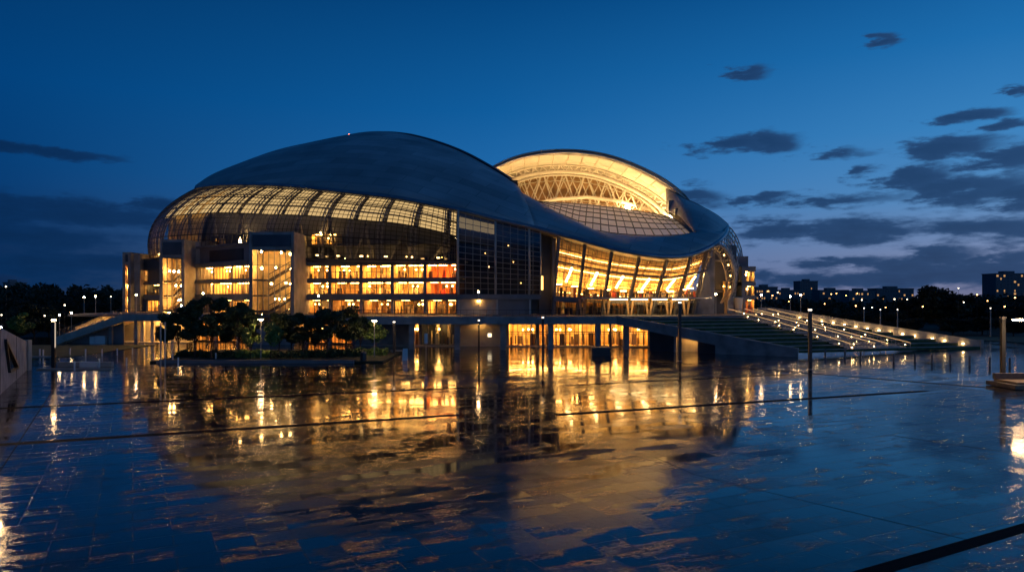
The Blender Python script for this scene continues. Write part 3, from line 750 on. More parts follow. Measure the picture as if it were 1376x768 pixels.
# left door bay band, canopy and its lamps, raking cream columns
b = MB(); b.beam(hall(0, .2, -.5), hall(7, .2, -.5), .5, .9); part(b, 'door_lintel', 'slab')
can0 = [XY(p, d, 8.0) for p, d in ((781, 126.3), (816, 125.8), (850, 125.4), (878, 125.4), (904, 126), (930, 127.6))]
can1 = [XY(p, d, 8.1) for p, d in ((783, 123), (820, 121.8), (855, 121.2), (885, 121.2), (915, 121.8), (957, 123.2))]
a_, c_ = curve(can0, 20), curve(can1, 20)
b = MB(); b.grid([a_, c_]); part(b, 'entrance_canopy', 'palesteel', solid=.22)
for (x0, x1) in ((820, 843), (848.5, 870), (877, 896), (904, 924)):
    b = MB(); p, q = XY(x0, 123.4, 7.72), XY(x1, 123.4, 7.72); b.beam(p, q, .7, .16); part(b, 'canopy_lamp', 'canopy_lamp')
for px in (783, 815, 846.5, 872, 899, 922):
    b = MB()
    for s in (-.55, .55):
        b.hexa([XY(px, 124.8, 5.15)+Vector((s*.35-.14, -.15, 0)), XY(px, 124.8, 5.15)+Vector((s*.35+.14, -.15, 0)), XY(px, 124.8, 5.15)+Vector((s*.35+.14, .15, 0)), XY(px, 124.8, 5.15)+Vector((s*.35-.14, .15, 0)),
                XY(px, 124.8, 7.88)+Vector((s-.18, -.15, 0)), XY(px, 124.8, 7.88)+Vector((s+.18, -.15, 0)), XY(px, 124.8, 7.88)+Vector((s+.18, .15, 0)), XY(px, 124.8, 7.88)+Vector((s-.18, .15, 0))])
    part(b, 'raking_column', 'wood')
# ---- right end: pier, lattice arch, end block
b = MB(); b.prism([XY(933, 130.5, 5.1), XY(960, 131, 5.1), XY(961, 131, 15.2), XY(957, 131, 15.4), XY(950, 130.5, 14)], (0, 1.2, 0)); part(b, 'end_pier', 'conc')
b = MB(); b.box((35.8, 136, 0), (41, 137, 17.6)); part(b, 'core_wall', 'clad')
b = MB(); b.box((36.2, 134.6, 14.6), (39.5, 136, 14.95)); b.box((36.2, 134.6, 9.0), (40.5, 136, 9.35)); part(b, 'floor_slab', 'conc')
b = MB(); b.cbox((36.6, 135.8, 16.3), (.8, .3, 2.4)); part(b, 'duct', 'conc')
Fe = Frame(pl(974, 134), pl(980.5, 134)); window(Fe, 0, Fe.len, 8.2, 11.0, 2, 3, 1.2, lampn=1)
A0 = cw([(955, 345, 127.8), (956, 335, 128), (965, 328.5, 128.3), (975, 335, 129), (983, 350, 130), (987, 370, 131), (985, 388, 132), (979, 402, 133)], 22)
A1 = cw([(962, 322, 131), (972, 312, 137), (980, 305, 148), (990, 318, 152), (997, 338, 153), (998, 358, 152), (995, 384, 150), (991, 402, 146)], 22)
gE = loft(A0, A1, 5, .08)
b = MB(); b.grid(gE); part(b, 'end_shell_glass', 'shellglass', smooth=True)
b = MB()
for i in range(22): b.tube([gE[j][i] for j in range(6)], .10, 4)
for j in range(6): b.tube(gE[j], .12 if j else .3, 5)
part(b, 'end_shell_mullion', 'palesteel')
A2 = [p+Vector((-.9, 1.5, -.7)) for p in A0]
b = MB(); b.tube(A2, .22, 5)
for i in range(21): b.tube([A0[i], A2[i+1]], .09, 4); b.tube([A2[i], A0[i+1]], .09, 4)
part(b, 'end_arch_truss', 'palesteel')
for i in (4, 8, 11, 14, 17):
    b = MB(); b.ball(A0[i].lerp(A2[i], .6)+Vector((.4, 1.0, .2)), .11, 6, 4); part(b, 'arch_lamp', 'lampdim')
b = MB(); b.box((41.6, 143, 0), (45.4, 153, 16.0)); part(b, 'end_block', 'concd')
Fg = Frame(pl(999, 139.5), pl(1014, 139.5))
b = MB(); Fg.box(b, -.3, Fg.len+.2, 13.0, 13.9, -.1, 8); Fg.box(b, -.3, Fg.len+.2, 10.3, 11.0, -.1, 8); Fg.box(b, -.3, Fg.len+.2, 7.7, 8.4, -.1, 8); Fg.box(b, -.3, .3, 5.1, 13, -.05, 8); part(b, 'end_block', 'concd')
window(Fg, .3, Fg.len, 11.0, 13.0, 2, 1, 3, lampn=1); window(Fg, .3, Fg.len, 8.4, 10.3, 2, 1, 3, lampn=1, lampm='lampdim')
window(Fg, .3, Fg.len, 5.15, 7.7, 2, 1, 3, lampn=1, room='room_red')
Fh = Frame(pl(981, 135.5), pl(999, 137))
window(Fh, Fh.len*.5, Fh.len, 5.15, 7.8, 3, 1, 2.5, lampn=1)
b = MB(); Fh.box(b, -.6, Fh.len*.5, 5.1, 8.2, 0, 2); Fh.box(b, Fh.len*.5, Fh.len, 7.8, 8.2, -.1, 2); part(b, 'end_wall', 'stone')
b = MB(); b.tube([Fh.p(Fh.len*.45, 5.15, -.6), Fh.p(Fh.len*.45, 8.0, -.6)], .55, 12, .8); part(b, 'raking_column', 'cream')
# roof beacons
for (px, py, D) in ((469, 181, 175.5), (478, 180.3, 175.5)):
    b = MB(); p = W(px, py, D); b.tube([p-Vector((0, 0, .8)), p], .06, 5); b.ball(p, .22, 6, 4); part(b, 'roof_beacon', 'redlamp')
b = MB(); p = W(727.5, 205, 166); b.tube([p-Vector((0, 0, .5)), p+Vector((0, 0, .4))], .1, 5); b.ball(p+Vector((0, 0, .5)), .2, 6, 4); part(b, 'roof_beacon', 'cream')

# ---- ground floor below the deck
Fq = Frame(pl(478, 124.6), pl(872, 121.2))
def T_(px): return Fq.t(px)
for (p0, p1, dd) in ((478, 554, .1), (563.2, 566, 0), (612.5, 617, -.1), (674, 683, 0), (720.5, 724, 0), (800, 806, 0)):
    b = MB(); Fq.box(b, T_(p0), T_(p1), 0, 4, dd, 1); part(b, 'ground_wall', 'conc')
b = MB(); Fq.box(b, T_(617.2), T_(673.8), 0, 4, .05, 1); part(b, 'ground_wall', 'stone')
b = MB(); Fq.box(b, T_(655.5), T_(660.5), 1.55, 2.15, -.05, .04); part(b, 'lit_notice', emit('lit notice', (1, .8, .5), 2.2))
b = MB(); Fq.box(b, T_(643), T_(645), 3.6, 3.8, -.9, -.5); part(b, 'soffit_lamp', emit('soffit lamp', WARM, 70))
b = MB(); Fq.box(b, 0, Fq.len, .0, .16, -.7, .0); part(b, 'plinth', 'stone')
window(Fq, T_(554.2), T_(563), .16, 4, 2, 1, 3, lampn=1, kind='office')
window(Fq, T_(566.2), T_(612.3), .16, 4, 5, 1, 4, room='clad', lampm='lampdim', lampn=1)
for (p0, p1, cc) in ((683.2, 720.3, 6), (724.2, 760, 6), (760.5, 799.8, 7), (806.2, 838, 5), (838.4, 871, 5)):
    window(Fq, T_(p0), T_(p1), .16, 4, cc, 2, 5, kind='doors', lampn=4)

Fz = Frame(pl(206, 140), pl(476, 127.5))
zx = [Fz.len*k/9 for k in range(10)]
for k in range(9):
    window(Fz, zx[k]+.3, zx[k+1]-.3, .16, 3.9, 6, 1, 4.5, kind='doors', lampm='lamp2' if k % 3 else 'lamp', lampn=2)
for x in zx:
    b = MB(); Fz.box(b, x-.28, x+.28, 0, 4.0, -.15, .6); part(b, 'ground_wall', 'conc')
# ================================================================== PODIUM DECK
deck = thing('podium_deck', 'long grey concrete deck on square columns in front of the arena doors', 'deck', (0, 115, 0))
b = MB()
b.prism([(-26, 114, 3.95), (16.2, 114, 3.95), (16.2, 114, 5.15), (-26, 114, 5.15)], (0, .35, 0)); b.build('parapet', 'conc', deck)
b = MB(); b.prism([(x, y, 4.7) for x, y in ((-26, 114.35), (16.2, 114.35), (21, 114.2), (34, 119.5), (43, 124), (46, 138), (-9, 138), (-40, 138), (-62, 152), (-80, 160), (-80, 134), (-68, 131), (-50, 131), (-38, 126), (-26, 122))], (0, 0, .42)); b.build('deck_slab', 'slab', deck)
for px in (553.5, 614.5, 676, 740, 803.5, 841):
    b = MB(); x = (px-688)*.1152; b.box((x-.42, 114.8, 0), (x+.42, 115.6, 4.7)); b.build('column', 'conc', deck)
b = MB(); x = (821-688)*.1155; b.tube([(x, 116.5, 0), (x, 116.5, 4.7)], .18, 10); b.build('column', 'darksteel', deck)
b = MB()
b.beam((-26, 114.1, 6.15), (16.2, 114.1, 6.15), .05)
for i in range(0, 43): b.beam((-26+i*42.2/42, 114.1, 5.15), (-26+i*42.2/42, 114.1, 6.15), .035)
b.build('railing', 'darksteel', deck)
# ramp wall
ramp = thing('ramp_wall', 'sloping grey concrete ramp wall with dark openings beneath, right of the deck', 'wall', (20, 108, 0))
Fr = Frame(pl(828.3, 114), pl(1072, 101)); L = Fr.len
def rz(t): return 5.15+(1.03-5.15)*t/L
t9 = Fr.t(961)
b = MB()
b.prism([Fr.p(0, rz(0)), Fr.p(0, 3.95), Fr.p(Fr.t(934), 1.75), Fr.p(t9, 1.25), Fr.p(t9, 0), Fr.p(L, 0), Fr.p(L, rz(L))], Fr.n*.6); b.build('wall_panel', 'conc', ramp)
b = MB(); b.prism([Fr.p(-.1, rz(0), -.06), Fr.p(L+.05, rz(L), -.06), Fr.p(L+.05, rz(L)+.14, -.06), Fr.p(-.1, rz(0)+.14, -.06)], Fr.n*.75); b.build('coping', 'stone', ramp)
b = MB(); Fr.box(b, Fr.t(869), Fr.t(903), 0, 3.0, 1.2, 1.5); Fr.box(b, Fr.t(935), t9+.1, 0, 2.0, 1.0, 1.3); b.build('dark_panel', 'darksteel', ramp)
b = MB(); Fr.box(b, Fr.t(903), Fr.t(906), 0, 2.9, .9, 1.5); b.build('door_jamb', 'conc', ramp)
Fr2 = Fr
b = MB(); Fr.box(b, Fr.t(906.5), Fr.t(934.5), 0, 2.6, 2.6, 2.8); Fr.box(b, Fr.t(906.5), Fr.t(934.5), 2.6, 2.7, .8, 2.8); b.build('lit_doorway', 'stone', ramp)
b = MB(); p = Fr.p(Fr.t(924), 2.45, 1.6); b.cbox(p, (1.1, .5, .1)); b.build('doorway_lamp', emit('doorway lamp', WARM, 40), ramp)

# ================================================================== TERRACES
TL, TR = XY(831, 114.9, 5.12), XY(1037, 127.5, 5.12)
BL, BR = XY(1073, 102, .55), XY(1317, 118.6, .02)
def terr(u, t): return TL.lerp(TR, u).lerp(BL.lerp(BR, u), t)
tr = MB(); ed = MB(); NT = 10
for k in range(NT):
    t0, t1 = k/NT, (k+1)/NT
    z = None; g0 = []; g1 = []
    for q in range(0, 25):
        u = q/24; a = terr(u, t0); c = terr(u, t1); zz = a.z*.0+c.z*.35+a.z*.65
        g0.append((a.x, a.y, zz)); g1.append((c.x, c.y, zz-.04))
    tr.grid([g0, g1])
    tr.grid([g1, [(p[0]+.02, p[1]-.02, terr(q/24, min(1, t1+.1)).z*.35+terr(q/24, t1).z*.65-.1) for q, p in enumerate(g1)]])
    ed.tube([(p[0], p[1]-.03, p[2]+.03) for p in g1], .07, 5)
terrace = thing('grass_terrace', 'stepped dark grass terraces descending beside the lit stairs to the plaza', 'terrace', (36, 114, 0))
tr.build('grass_step', 'grass', terrace); ed.build('stone_edge', 'stone', terrace)
# stairs
stairs = thing('grand_stairs', 'broad lit stone stairs with glowing handrails cutting diagonally down the grass terraces', 'stairs', (44, 113, 0))
def su(t, w): return (.70+.27*w)*(1-t)+(.26+.32*w)*t
b = MB(); NSP = 34
for k in range(NSP):
    t0, t1 = k/NSP, (k+1)/NSP
    g = [terr(su(t0, w), t0) for w in (0, .5, 1)]; h = [terr(su(t1, w), t1) for w in (0, .5, 1)]
    top_ = [Vector((p.x, p.y, p.z+.12)) for p in g]; nose = [Vector((q.x, q.y, p.z+.12)) for p, q in zip(g, h)]
    b.grid([top_, nose]); b.grid([nose, [Vector((p.x, p.y, q.z+.10)) for p, q in zip(nose, h)]])
b.build('step_flight', 'stair', stairs)
LMP = []
for w in (0.0, .2, .4, .6, .8, 1.0):
    b = MB(); pts = []
    for k in range(0, 21):
        t = k/20; p = terr(su(t, w), t)+Vector((0, 0, .12)); pts.append(p+Vector((0, 0, 1.0)))
        b.beam(p, p+Vector((0, 0, 1.0)), .05)
    b.tube(pts, .045, 5); b.tube([p-Vector((0, 0, .5)) for p in pts], .025, 4)
    b.build('handrail', 'palesteel', stairs)
    if w in (0.0, .4, .6, 1.0):
        b = MB(); b.tube([p-Vector((0, 0, .09)) for p in pts], .022, 4); b.build('rail_light', 'rail_led', stairs)
    for k in range(1, 20, 3 if w in (0., .4, 1.) else 4):
        t = (k+rnd.random()*2.5)/20; LMP.append(terr(su(min(1, t), w), min(1, t))+Vector((.08, -.08, .12)))
b0 = None
for p in LMP:
    q = MB(); q.cbox((0, 0, .40), (.06, .06, .09)); 
    if b0 is None: b0 = q.build('step_lamp', 'step_lamp', stairs); b0.location = p-stairs.location
    # mesh built with stairs offset removed below
    else:
        c = b0.copy(); C.objects.link(c); c.parent = stairs; c.location = p-stairs.location
for v in b0.data.vertices: v.co += stairs.location
# curved upper wall with lights
cwall = thing('curved_wall', 'low pale curved wall with small floor lights along the terrace top', 'wall', (58, 124, 0))
pts = [terr(1.0, k/12)+Vector((.3, .4, 0)) for k in range(13)]
pts = [XY(1018, 127.5, 5.1), XY(1028, 128, 5.1)]+pts
pts = curve(pts, 40)
b = MB()
for a, c in zip(pts[:-1], pts[1:]):
    n_ = Vector((0, .35, 0)); h_ = Vector((0, 0, 1.2)); d_ = Vector((0, 0, -.5))
    b.hexa([a+d_, c+d_, c+n_+d_, a+n_+d_, a+h_, c+h_, c+n_+h_, a+n_+h_])
b.build('wall_panel', 'stone', cwall)
b = MB(); q0 = pts[-1]; b.box((q0.x-.05, q0.y-.25, 0), (q0.x+.4, q0.y+.5, 1.3)); b.build('end_pillar', 'stone', cwall)
for k, px in enumerate((1075, 1088, 1105, 1118, 1132, 1147, 1165, 1183, 1197, 1215, 1229, 1253, 1271, 1293)):
    best = min(pts, key=lambda p: abs(p.x/p.y*FPX+688-px))
    b = MB(); b.cbox(best+Vector((0, -.35, .22)), (.16+.12*rnd.random(), .14, .10)); b.build('floor_light', 'step_lamp', cwall)

# ================================================================== LEFT BRIDGE
br_ = thing('stair_bridge', 'pale concrete stair ramp rising to the deck at the left end of the arena', 'stairs', (-70, 130, 0))
def ramp_(y, x0, z0, x1, z1, h, th=.4):
    b = MB(); b.prism([(x0, y, z0-h), (x1, y, z1-h), (x1, y, z1), (x0, y, z0)], (0, th, 0)); return b
ramp_(130, -80.5, .9, -68, 5.2, 1.35).build('stringer_wall', 'stone', br_)
ramp_(134, -80.5, 1.6, -70.5, 5.4, 1.2).build('stringer_wall', 'stone', br_)
ramp_(138, -81, 2.6, -74, 5.6, 1.2).build('stringer_wall', 'stone', br_)
b = MB()
for k in range(26):
    x = -80.5+12.3*k/26; z = .2+4.6*k/26; b.box((x, 130.4, max(0, z-.6)), (x+12.3/26, 138, z+.15))
b.build('step_flight', 'stair', br_)
b = MB(); b.box((-68, 130, 3.95), (-46, 130.4, 5.2)); b.build('bridge_parapet', 'conc', br_)
b = MB(); b.beam((-80.5, 130.2, 1.9), (-68, 130.2, 6.2), .06); b.beam((-68, 130.2, 6.2), (-46, 130.2, 6.2), .06)
for k in range(14): b.beam((-80.5+k*12.5/13, 130.2, .9+k*4.3/13), (-80.5+k*12.5/13, 130.2, 1.9+k*4.3/13), .04)
for k in range(23): b.beam((-68+k, 130.2, 5.2), (-68+k, 130.2, 6.2), .04)
b.build('handrail', 'steel', br_)
b = MB(); b.prism([(-79.5, 132.2, 0), (-69, 132.2, 0), (-69, 132.2, 3.6)], (0, .4, 0)); b.build('shade_panel', 'concd', br_)  # dark panel added so the space under the ramp stays dim
for x in (-71, -66.5):
    b = MB(); b.box((x, 131, 0), (x+.5, 131.6, 4.2)); b.build('bridge_pier', 'conc', br_)
for k in range(6):  # strips added to warm the rear stringer walls
    b = MB(); b.cbox((-79.6+k*1.7, 133.86, 1.25+k*.66), (.9, .08, .07)); b.build('added_stair_light', 'lamp2', br_)
    b = MB(); b.cbox((-80.2+k*1.2, 137.86, 2.0+k*.5), (.7, .08, .07)); b.build('added_stair_light', 'lamp2', br_)
# lit lobby below the bridge
lob = thing('gatehouse_lobby', 'small lit lobby with pale pillars under the left bridge', 'lobby', (-66, 134, 0))
b = MB(); b.box((-72, 137, 0), (-60, 137.4, 4.7)); b.box((-72, 132.5, -.05), (-58, 137, .1)); b.build('back_wall', 'stone', lob)
for x in (-66.4, -64.6, -61):
    b = MB(); b.box((x-.28, 133.6, .1), (x+.28, 134.2, 4.7)); b.build('pillar', 'cream', lob)
b = MB(); b.cbox((-65, 135.3, 4.55), (2.2, .7, .12)); b.cbox((-61.4, 135.3, 4.55), (1.6, .7, .12)); b.build('lamp', 'lamp', lob)
b = MB(); b.box((-65.9, 136.6, .1), (-65.1, 136.9, 2.9)); b.build('door', 'furn', lob)
cab = thing('utility_cabinet', 'pair of white utility cabinets on the lawn below the stair ramp', 'cabinet', G(131, 461))
b = MB(); p = cab.location; b.box((p.x-1.4, p.y, 0), (p.x-.5, p.y+.8, 1.2)); b.build('cabinet_body', 'white', cab)
b = MB(); b.box((p.x-.42, p.y-.05, 0), (p.x+1.3, p.y+.8, 1.3)); b.build('cabinet_body', 'white', cab)

# ================================================================== LEFT WALL BUILDING
wb = thing('wedge_wall', 'sloping pale wall with a triangular window at the left edge of the plaza', 'wall', (-46, 70, 0))
Fw = Frame((-36.5, 50.8), (-53.6, 82.2)); L = Fw.len
def wz(t): return 6.8+(3.2-6.8)*t/L
nn = -Fw.n   # towards left/outside
side = Vector((-1, -.4, 0)).normalized()
b = MB(); b.prism([Fw.p(0, 0), Fw.p(L, 0), Fw.p(L, wz(L)), Fw.p(0, wz(0))], side*9); wo_ = b.build('wall_panel', mat('pale wall plaster', (.34, .33, .34), .75, 0, .3, .7, .2, 5), wb)
def WP(px, py, off=0.0):
    k = (px-688)/FPX; t = (k*Fw.a.y-Fw.a.x)/(Fw.u.x-k*Fw.u.y); q = Fw.p(t, 0); z = CAMH+(HOR-py)*q.y/FPX
    return Vector((q.x, q.y, z))-side*off
t3 = [WP(5.5, 457, .02), WP(11, 499, .02), WP(22.5, 494, .02)]
b = MB(); b.prism(t3, -side*.03); b.build('triangular_window', 'darkglass', wb)
b = MB()
for i in range(3): b.beam(t3[i]-side*.06, t3[(i+1) % 3]-side*.06, .28, .22)
b.build('window_frame', 'darksteel', wb)
b = MB(); e_ = Fw.p(L+.02, 0); b.box((e_.x-.6, e_.y-.1, 0), (e_.x+.25, e_.y+.5, 3.35)); b.build('end_pillar', 'stone', wb)
b = MB()
for t in (L*.35, L*.7): b.beam(Fw.p(t, .1)-side*.01, Fw.p(t, wz(t)-.05)-side*.01, .03, .02)
b.build('panel_joint', 'darksteel', wb)
pw = thing('planter_wall', 'low kerb planter of dark shrubs beside the wedge wall', 'planter', (-52, 84, 0))
b = MB(); b.box((-52.8, 82.6, 0), (-44.5, 83.2, .16)); b.box((-52.8, 86.4, 0), (-46.5, 86.9, .55)); b.build('kerb', 'stone', pw)
b = MB(); b.box((-50, 86.0, 0), (-48, 86.39, .6)); b.build('bench_block', 'white', pw)

# ================================================================== POSTS, LAMPS, BOLLARDS
def make_post():
    r = thing('light_post', '', 'light post')
    b = MB(); b.box((-.17, -.17, .05), (.17, .17, 1)); b.build('pole', 'darksteel', r)
    b = MB(); b.box((-.3, -.3, 0), (.3, .3, .05)); b.build('base_plate', 'steel', r)
    return r
post_labels = ['dark square light post in front of the wedge wall and left lawn', 'dark slim light post at the right end of the tree planter', 'dark light post before the lit blank wall under the deck',
               'dark light post with twin small heads before the deck entrance', 'tall grey light post in front of the sloping ramp wall', 'tall dark light post at the foot of the grand stairs', 'dark square light post rising from the bench at the right edge']
def post(px, pyb, pyt, w, label, lit='bulb_soft', side_glow=False):
    p = G(px, pyb); h = CAMH+(HOR-pyt)*p.y/FPX
    r = thing('light_post', label, 'light post', p, 0, 'light posts on the plaza')
    b = MB(); b.box((p.x-w, p.y-w, .05), (p.x+w, p.y+w, h)); b.build('pole', 'darksteel', r)
    b = MB(); b.box((p.x-w*1.8, p.y-w*1.8, 0), (p.x+w*1.8, p.y+w*1.8, .05)); b.build('base_plate', 'steel', r)
    b = MB(); b.box((p.x-w*1.3, p.y-w*1.3, h+.14), (p.x+w*1.3, p.y+w*1.3, h+.26)); b.build('cap', 'steel', r)
    b = MB(); b.box((p.x-w*.9, p.y-w*.9, h), (p.x+w*.9, p.y+w*.9, h+.14)); b.build('lamp', lit, r)
    if side_glow:  # lit side of the pole put in as a faint emissive strip
        b = MB(); b.box((p.x+w, p.y-w*.5, h*.45), (p.x+w+.03, p.y+w*.5, h-.1)); b.build('pole_glow', emit('post side glow', (1, .8, .6), .6), r)
    return r, p, h
post(72, 496, 431, .17, post_labels[0], 'bulb', True)
post(529.5, 477, 433, .15, post_labels[1])
post(643.5, 483, 431, .12, post_labels[2])
r, p, h = post(729.5, 482, 427, .14, post_labels[3])
b = MB(); b.beam(p+Vector((-.6, 0, h)), p+Vector((0, 0, h)), .08); b.cbox(p+Vector((-.55, 0, h-.05)), (.35, .3, .12)); b.build('lamp_arm', 'palesteel', r)
post(913.5, 485, 407, .17, post_labels[4])
post(1088.5, 496, 417, .17, post_labels[5], 'bulb_soft', True)
post(1347.5, 512, 429, .17, post_labels[6], 'steel')
# twin flag pylon
p = G(218.5, 493)
r = thing('twin_pylon', 'pair of slim grey poles joined by a crossbar, standing before the tree planter', 'pylon', p)
for dx in (-.22, .28):
    b = MB(); b.tube([p+Vector((dx, 0, 0)), p+Vector((dx, 0, 5.2))], .09, 8); b.build('pole', 'palesteel', r)
b = MB(); b.beam(p+Vector((-.35, 0, 5.1)), p+Vector((.4, 0, 5.1)), .07); b.build('crossbar', 'palesteel', r)

def lamp_post(base, h, label, bulb='bulb', rad=.045, br=.15, group='ball topped street lamps', name='street_lamp'):
    r = thing(name, label, 'street lamp', base, 0, group); p = Vector(base)
    b = MB(); b.tube([p, p+Vector((0, 0, h))], rad*1.5, 8, rad); b.build('pole', 'palesteel' if rad > .03 else 'darksteel', r)
    b = MB(); b.tube([p+Vector((0, 0, h)), p+Vector((0, 0, h+.1))], br*.8, 8, br*.9); b.build('collar', 'steel', r)
    b = MB(); b.ball(p+Vector((0, 0, h+.1+br)), br, 8, 6); b.build('bulb', bulb, r)
    return r
for (px, py, D, zb, lab) in ((113, 399, 140, 5, 'street lamp on the bridge, left of the pair above the stair ramp'), (128.5, 398, 141, 5, 'street lamp on the bridge, right of the pair above the stair ramp'),
                           (149, 398, 160, 0, 'faint street lamp behind the bridge nearest the dark hill'), (80, 423, 131, 0, 'bright street lamp at the foot of the stair ramp'), (96, 420, 146, 0, 'street lamp half hidden behind the stair ramp parapet'),
                           (183, 396, 136, 5.15, 'street lamp on the deck beside the left entrance wall'), (243.5, 410.5, 133, 5.15, 'street lamp in front of the left stair tower base'), (273, 394, 132, 5.15, 'street lamp above the tallest planter tree'),
                           (428, 397, 125, 5.15, 'street lamp on the deck before the central window rows'), (643, 392, 118, 5.15, 'street lamp on the deck before the dark glass wall'), (962, 395, 122, 5.15, 'street lamp on the deck beside the end pier'),
                           (1023, 396, 128, 5.15, 'street lamp beside the arena end block at the terrace top'), (1062, 398, 131, 5.0, 'left street lamp of the pair behind the curved wall'), (1076, 396, 131, 5.0, 'right street lamp of the pair behind the curved wall')):
    z = CAMH+(HOR-py)*D/FPX
    lamp_post((*pl(px, D), zb), z-zb-.25, lab, br=.145 if px != 149 else .10, bulb='bulb' if px != 149 else 'bulb_farw')
# low garden lamps by the trees
for (px, pyb, pyt, lab) in ((350.5, 484, 430, 'garden lamp lighting the young green trees'), (503, 481, 432, 'garden lamp lighting the small tree at the planter end')):
    p = G(px, pyb); h = CAMH+(HOR-pyt)*p.y/FPX
    r = thing('garden_lamp', lab, 'garden lamp', p, 0, 'garden lamps in the planter')
    b = MB(); b.tube([p, p+Vector((0, 0, h))], .07, 8, .05); b.build('pole', 'palesteel', r)
    b = MB(); b.tube([p+Vector((0, 0, h)), p+Vector((0, 0, h+.12))], .22, 10, .34); b.build('bulb', 'bulb', r)
    b = MB(); b.tube([p+Vector((0, 0, h+.14)), p+Vector((0, 0, h+.22))], .38, 10, .2); b.build('shade', 'steel', r)
# overhanging lamps just outside both edges
for (x, D, z, sgn, lab) in ((47.1, 69, 5.95, -1, 'arm lamp glowing at the right edge above the bench'), (-31.9, 45.5, 6.2, 1, 'arm lamp beside the near end of the wedge wall')):
    p = Vector((x+1.2*(-sgn), D, 0)); r = thing('arm_lamp', lab, 'street lamp', p, 0, 'arm lamps at the plaza edges')
    b = MB(); b.tube([p, p+Vector((0, 0, z+.2))], .11, 8, .08); b.build('pole', 'darksteel', r)
    b = MB(); b.beam(p+Vector((0, 0, z+.2)), Vector((x, D, z+.16)), .1, .08); b.build('arm', 'darksteel', r)
    b = MB(); b.cbox((x, D, z+.1), (1.4, .45, .1)); b.build('lamp_head', 'darksteel', r)
    b = MB(); b.ball((x, D, z), .62, 14, 8, .14); b.build('bulb', 'bulb', r)
# bollards
def make_bollard(name, h, w, m, label, cat, group):
    r = thing(name, label, cat, (0, 0, 0), 0, group)
    b = MB(); b.tube([(0, 0, 0), (0, 0, h)], w, 10); b.build('post', m, r)
    b = MB(); b.tube([(0, 0, h), (0, 0, h+.05)], w*1.1, 10, w*.6); b.build('cap', 'darksteel', r)
    return r
lb = [(94, 477), (115, 478), (137, 478), (157.5, 477), (178, 476), (197, 475), (53.5, 478), (58, 479), (100, 497), (133.5, 493), (170, 491), (206.5, 484), (232, 485), (239.5, 491), (290, 484), (395, 479)]
proto = None
for k, (px, py) in enumerate(lb):
    p = G(px, py); lab = ('slim pale bollard, %s from the left in the rear row by the lawn' % ORD[k]) if k < 6 else ('slim pale bollard, %s from the wedge wall in the front group' % ORD[k-6])
    if proto is None: proto = make_bollard('bollard', .98, .09, 'white', lab, 'bollard', 'pale bollards left of the arena'); proto.location = p
    else: dup(proto, p, 0, None, lab)
proto = None
for k, (px, py) in enumerate(((1109, 479.5), (1135.5, 479.5), (1156.5, 482.5), (1201, 486), (1229.5, 486), (1252.5, 487.5), (1277, 488.5), (1303, 490.5), (1330, 491.5), (1357, 492.5))):
    p = G(px, py); lab = 'dark steel bollard, %s from the left in the row below the terraces' % ORD[k]
    if proto is None: proto = make_bollard('bollard', 1.0, .13, 'steel', lab, 'bollard', 'dark bollards below the terraces'); proto.location = p
    else: dup(proto, p, 0, None, lab)
# bench platform right edge
p = G(1330, 524)+Vector((2.3, 0, 0)); be = thing('timber_bench', 'dark timber slab bench on a stepped base at the right edge', 'bench', p)
b = MB(); x0, y0 = p.x, p.y
b.box((x0-.1, y0, .05), (x0+9, y0+4, .42)); b.build('plinth', 'timber', be)
b = MB(); b.box((x0+.4, y0+.5, .42), (x0+9, y0+3.6, .62)); b.build('seat_slab', 'timber', be)
b = MB(); b.box((x0+.2, y0+3.1, .62), (x0+9, y0+3.5, 1.15)); b.build('back_board', 'timber', be)
# small plaza things
p = G(808, 478); r = thing('utility_box', 'dark low utility box on the plaza before the entrance', 'box', p)
b = MB(); b.box((p.x-1.3, p.y, 0), (p.x+1.3, p.y+.9, 1.1)); b.build('cabinet_body', 'darksteel', r)
b = MB(); b.box((p.x-1.36, p.y-.06, 1.1), (p.x+1.36, p.y+.96, 1.18)); b.build('lid', 'steel', r)
p = G(544, 484); r = thing('folding_sign', 'white folding pavement sign before the deck', 'sign', p)
b = MB(); b.prism([p+Vector((-.35, 0, 0)), p+Vector((.3, 0, 0)), p+Vector((.3, .35, 1.5)), p+Vector((-.3, .35, 1.5))], (0, .05, 0)); b.build('board', 'white', r)
b = MB(); b.prism([p+Vector((-.35, .8, 0)), p+Vector((.3, .8, 0)), p+Vector((.3, .42, 1.5)), p+Vector((-.3, .42, 1.5))], (0, .05, 0)); b.build('board', 'white', r)
p = G(572.5, 483); r = thing('sign_post', 'slim sign post with a grey panel before the dark shopfront', 'sign', p)
b = MB(); b.tube([p, p+Vector((0, 0, 3.4))], .05, 8); b.build('pole', 'palesteel', r)
b = MB(); b.box((p.x-.22, p.y-.08, 2.1), (p.x+.22, p.y-.05, 3.4)); b.build('panel', 'white', r)
p = G(488.5, 486); r = thing('litter_bin', 'black round litter bin at the corner of the tree planter', 'bin', p)
b = MB(); b.tube([p, p+Vector((0, 0, 1.15))], .42, 12, .36); b.build('bin_body', 'darksteel', r)
b = MB(); b.tube([p+Vector((0, 0, 1.15)), p+Vector((0, 0, 1.3))], .4, 12, .2); b.build('lid', 'steel', r)
p = G(536, 475); r = thing('stone_bench', 'pale stone bench slab beside the folding sign', 'bench', p)
b = MB(); b.box((p.x-1.2, p.y, .35), (p.x+.9, p.y+.5, .5)); b.build('seat', 'stone', r)
for dx in (-.9, .6):
    b = MB(); b.box((p.x+dx-.15, p.y+.05, 0), (p.x+dx+.15, p.y+.45, .35)); b.build('leg', 'stone', r)

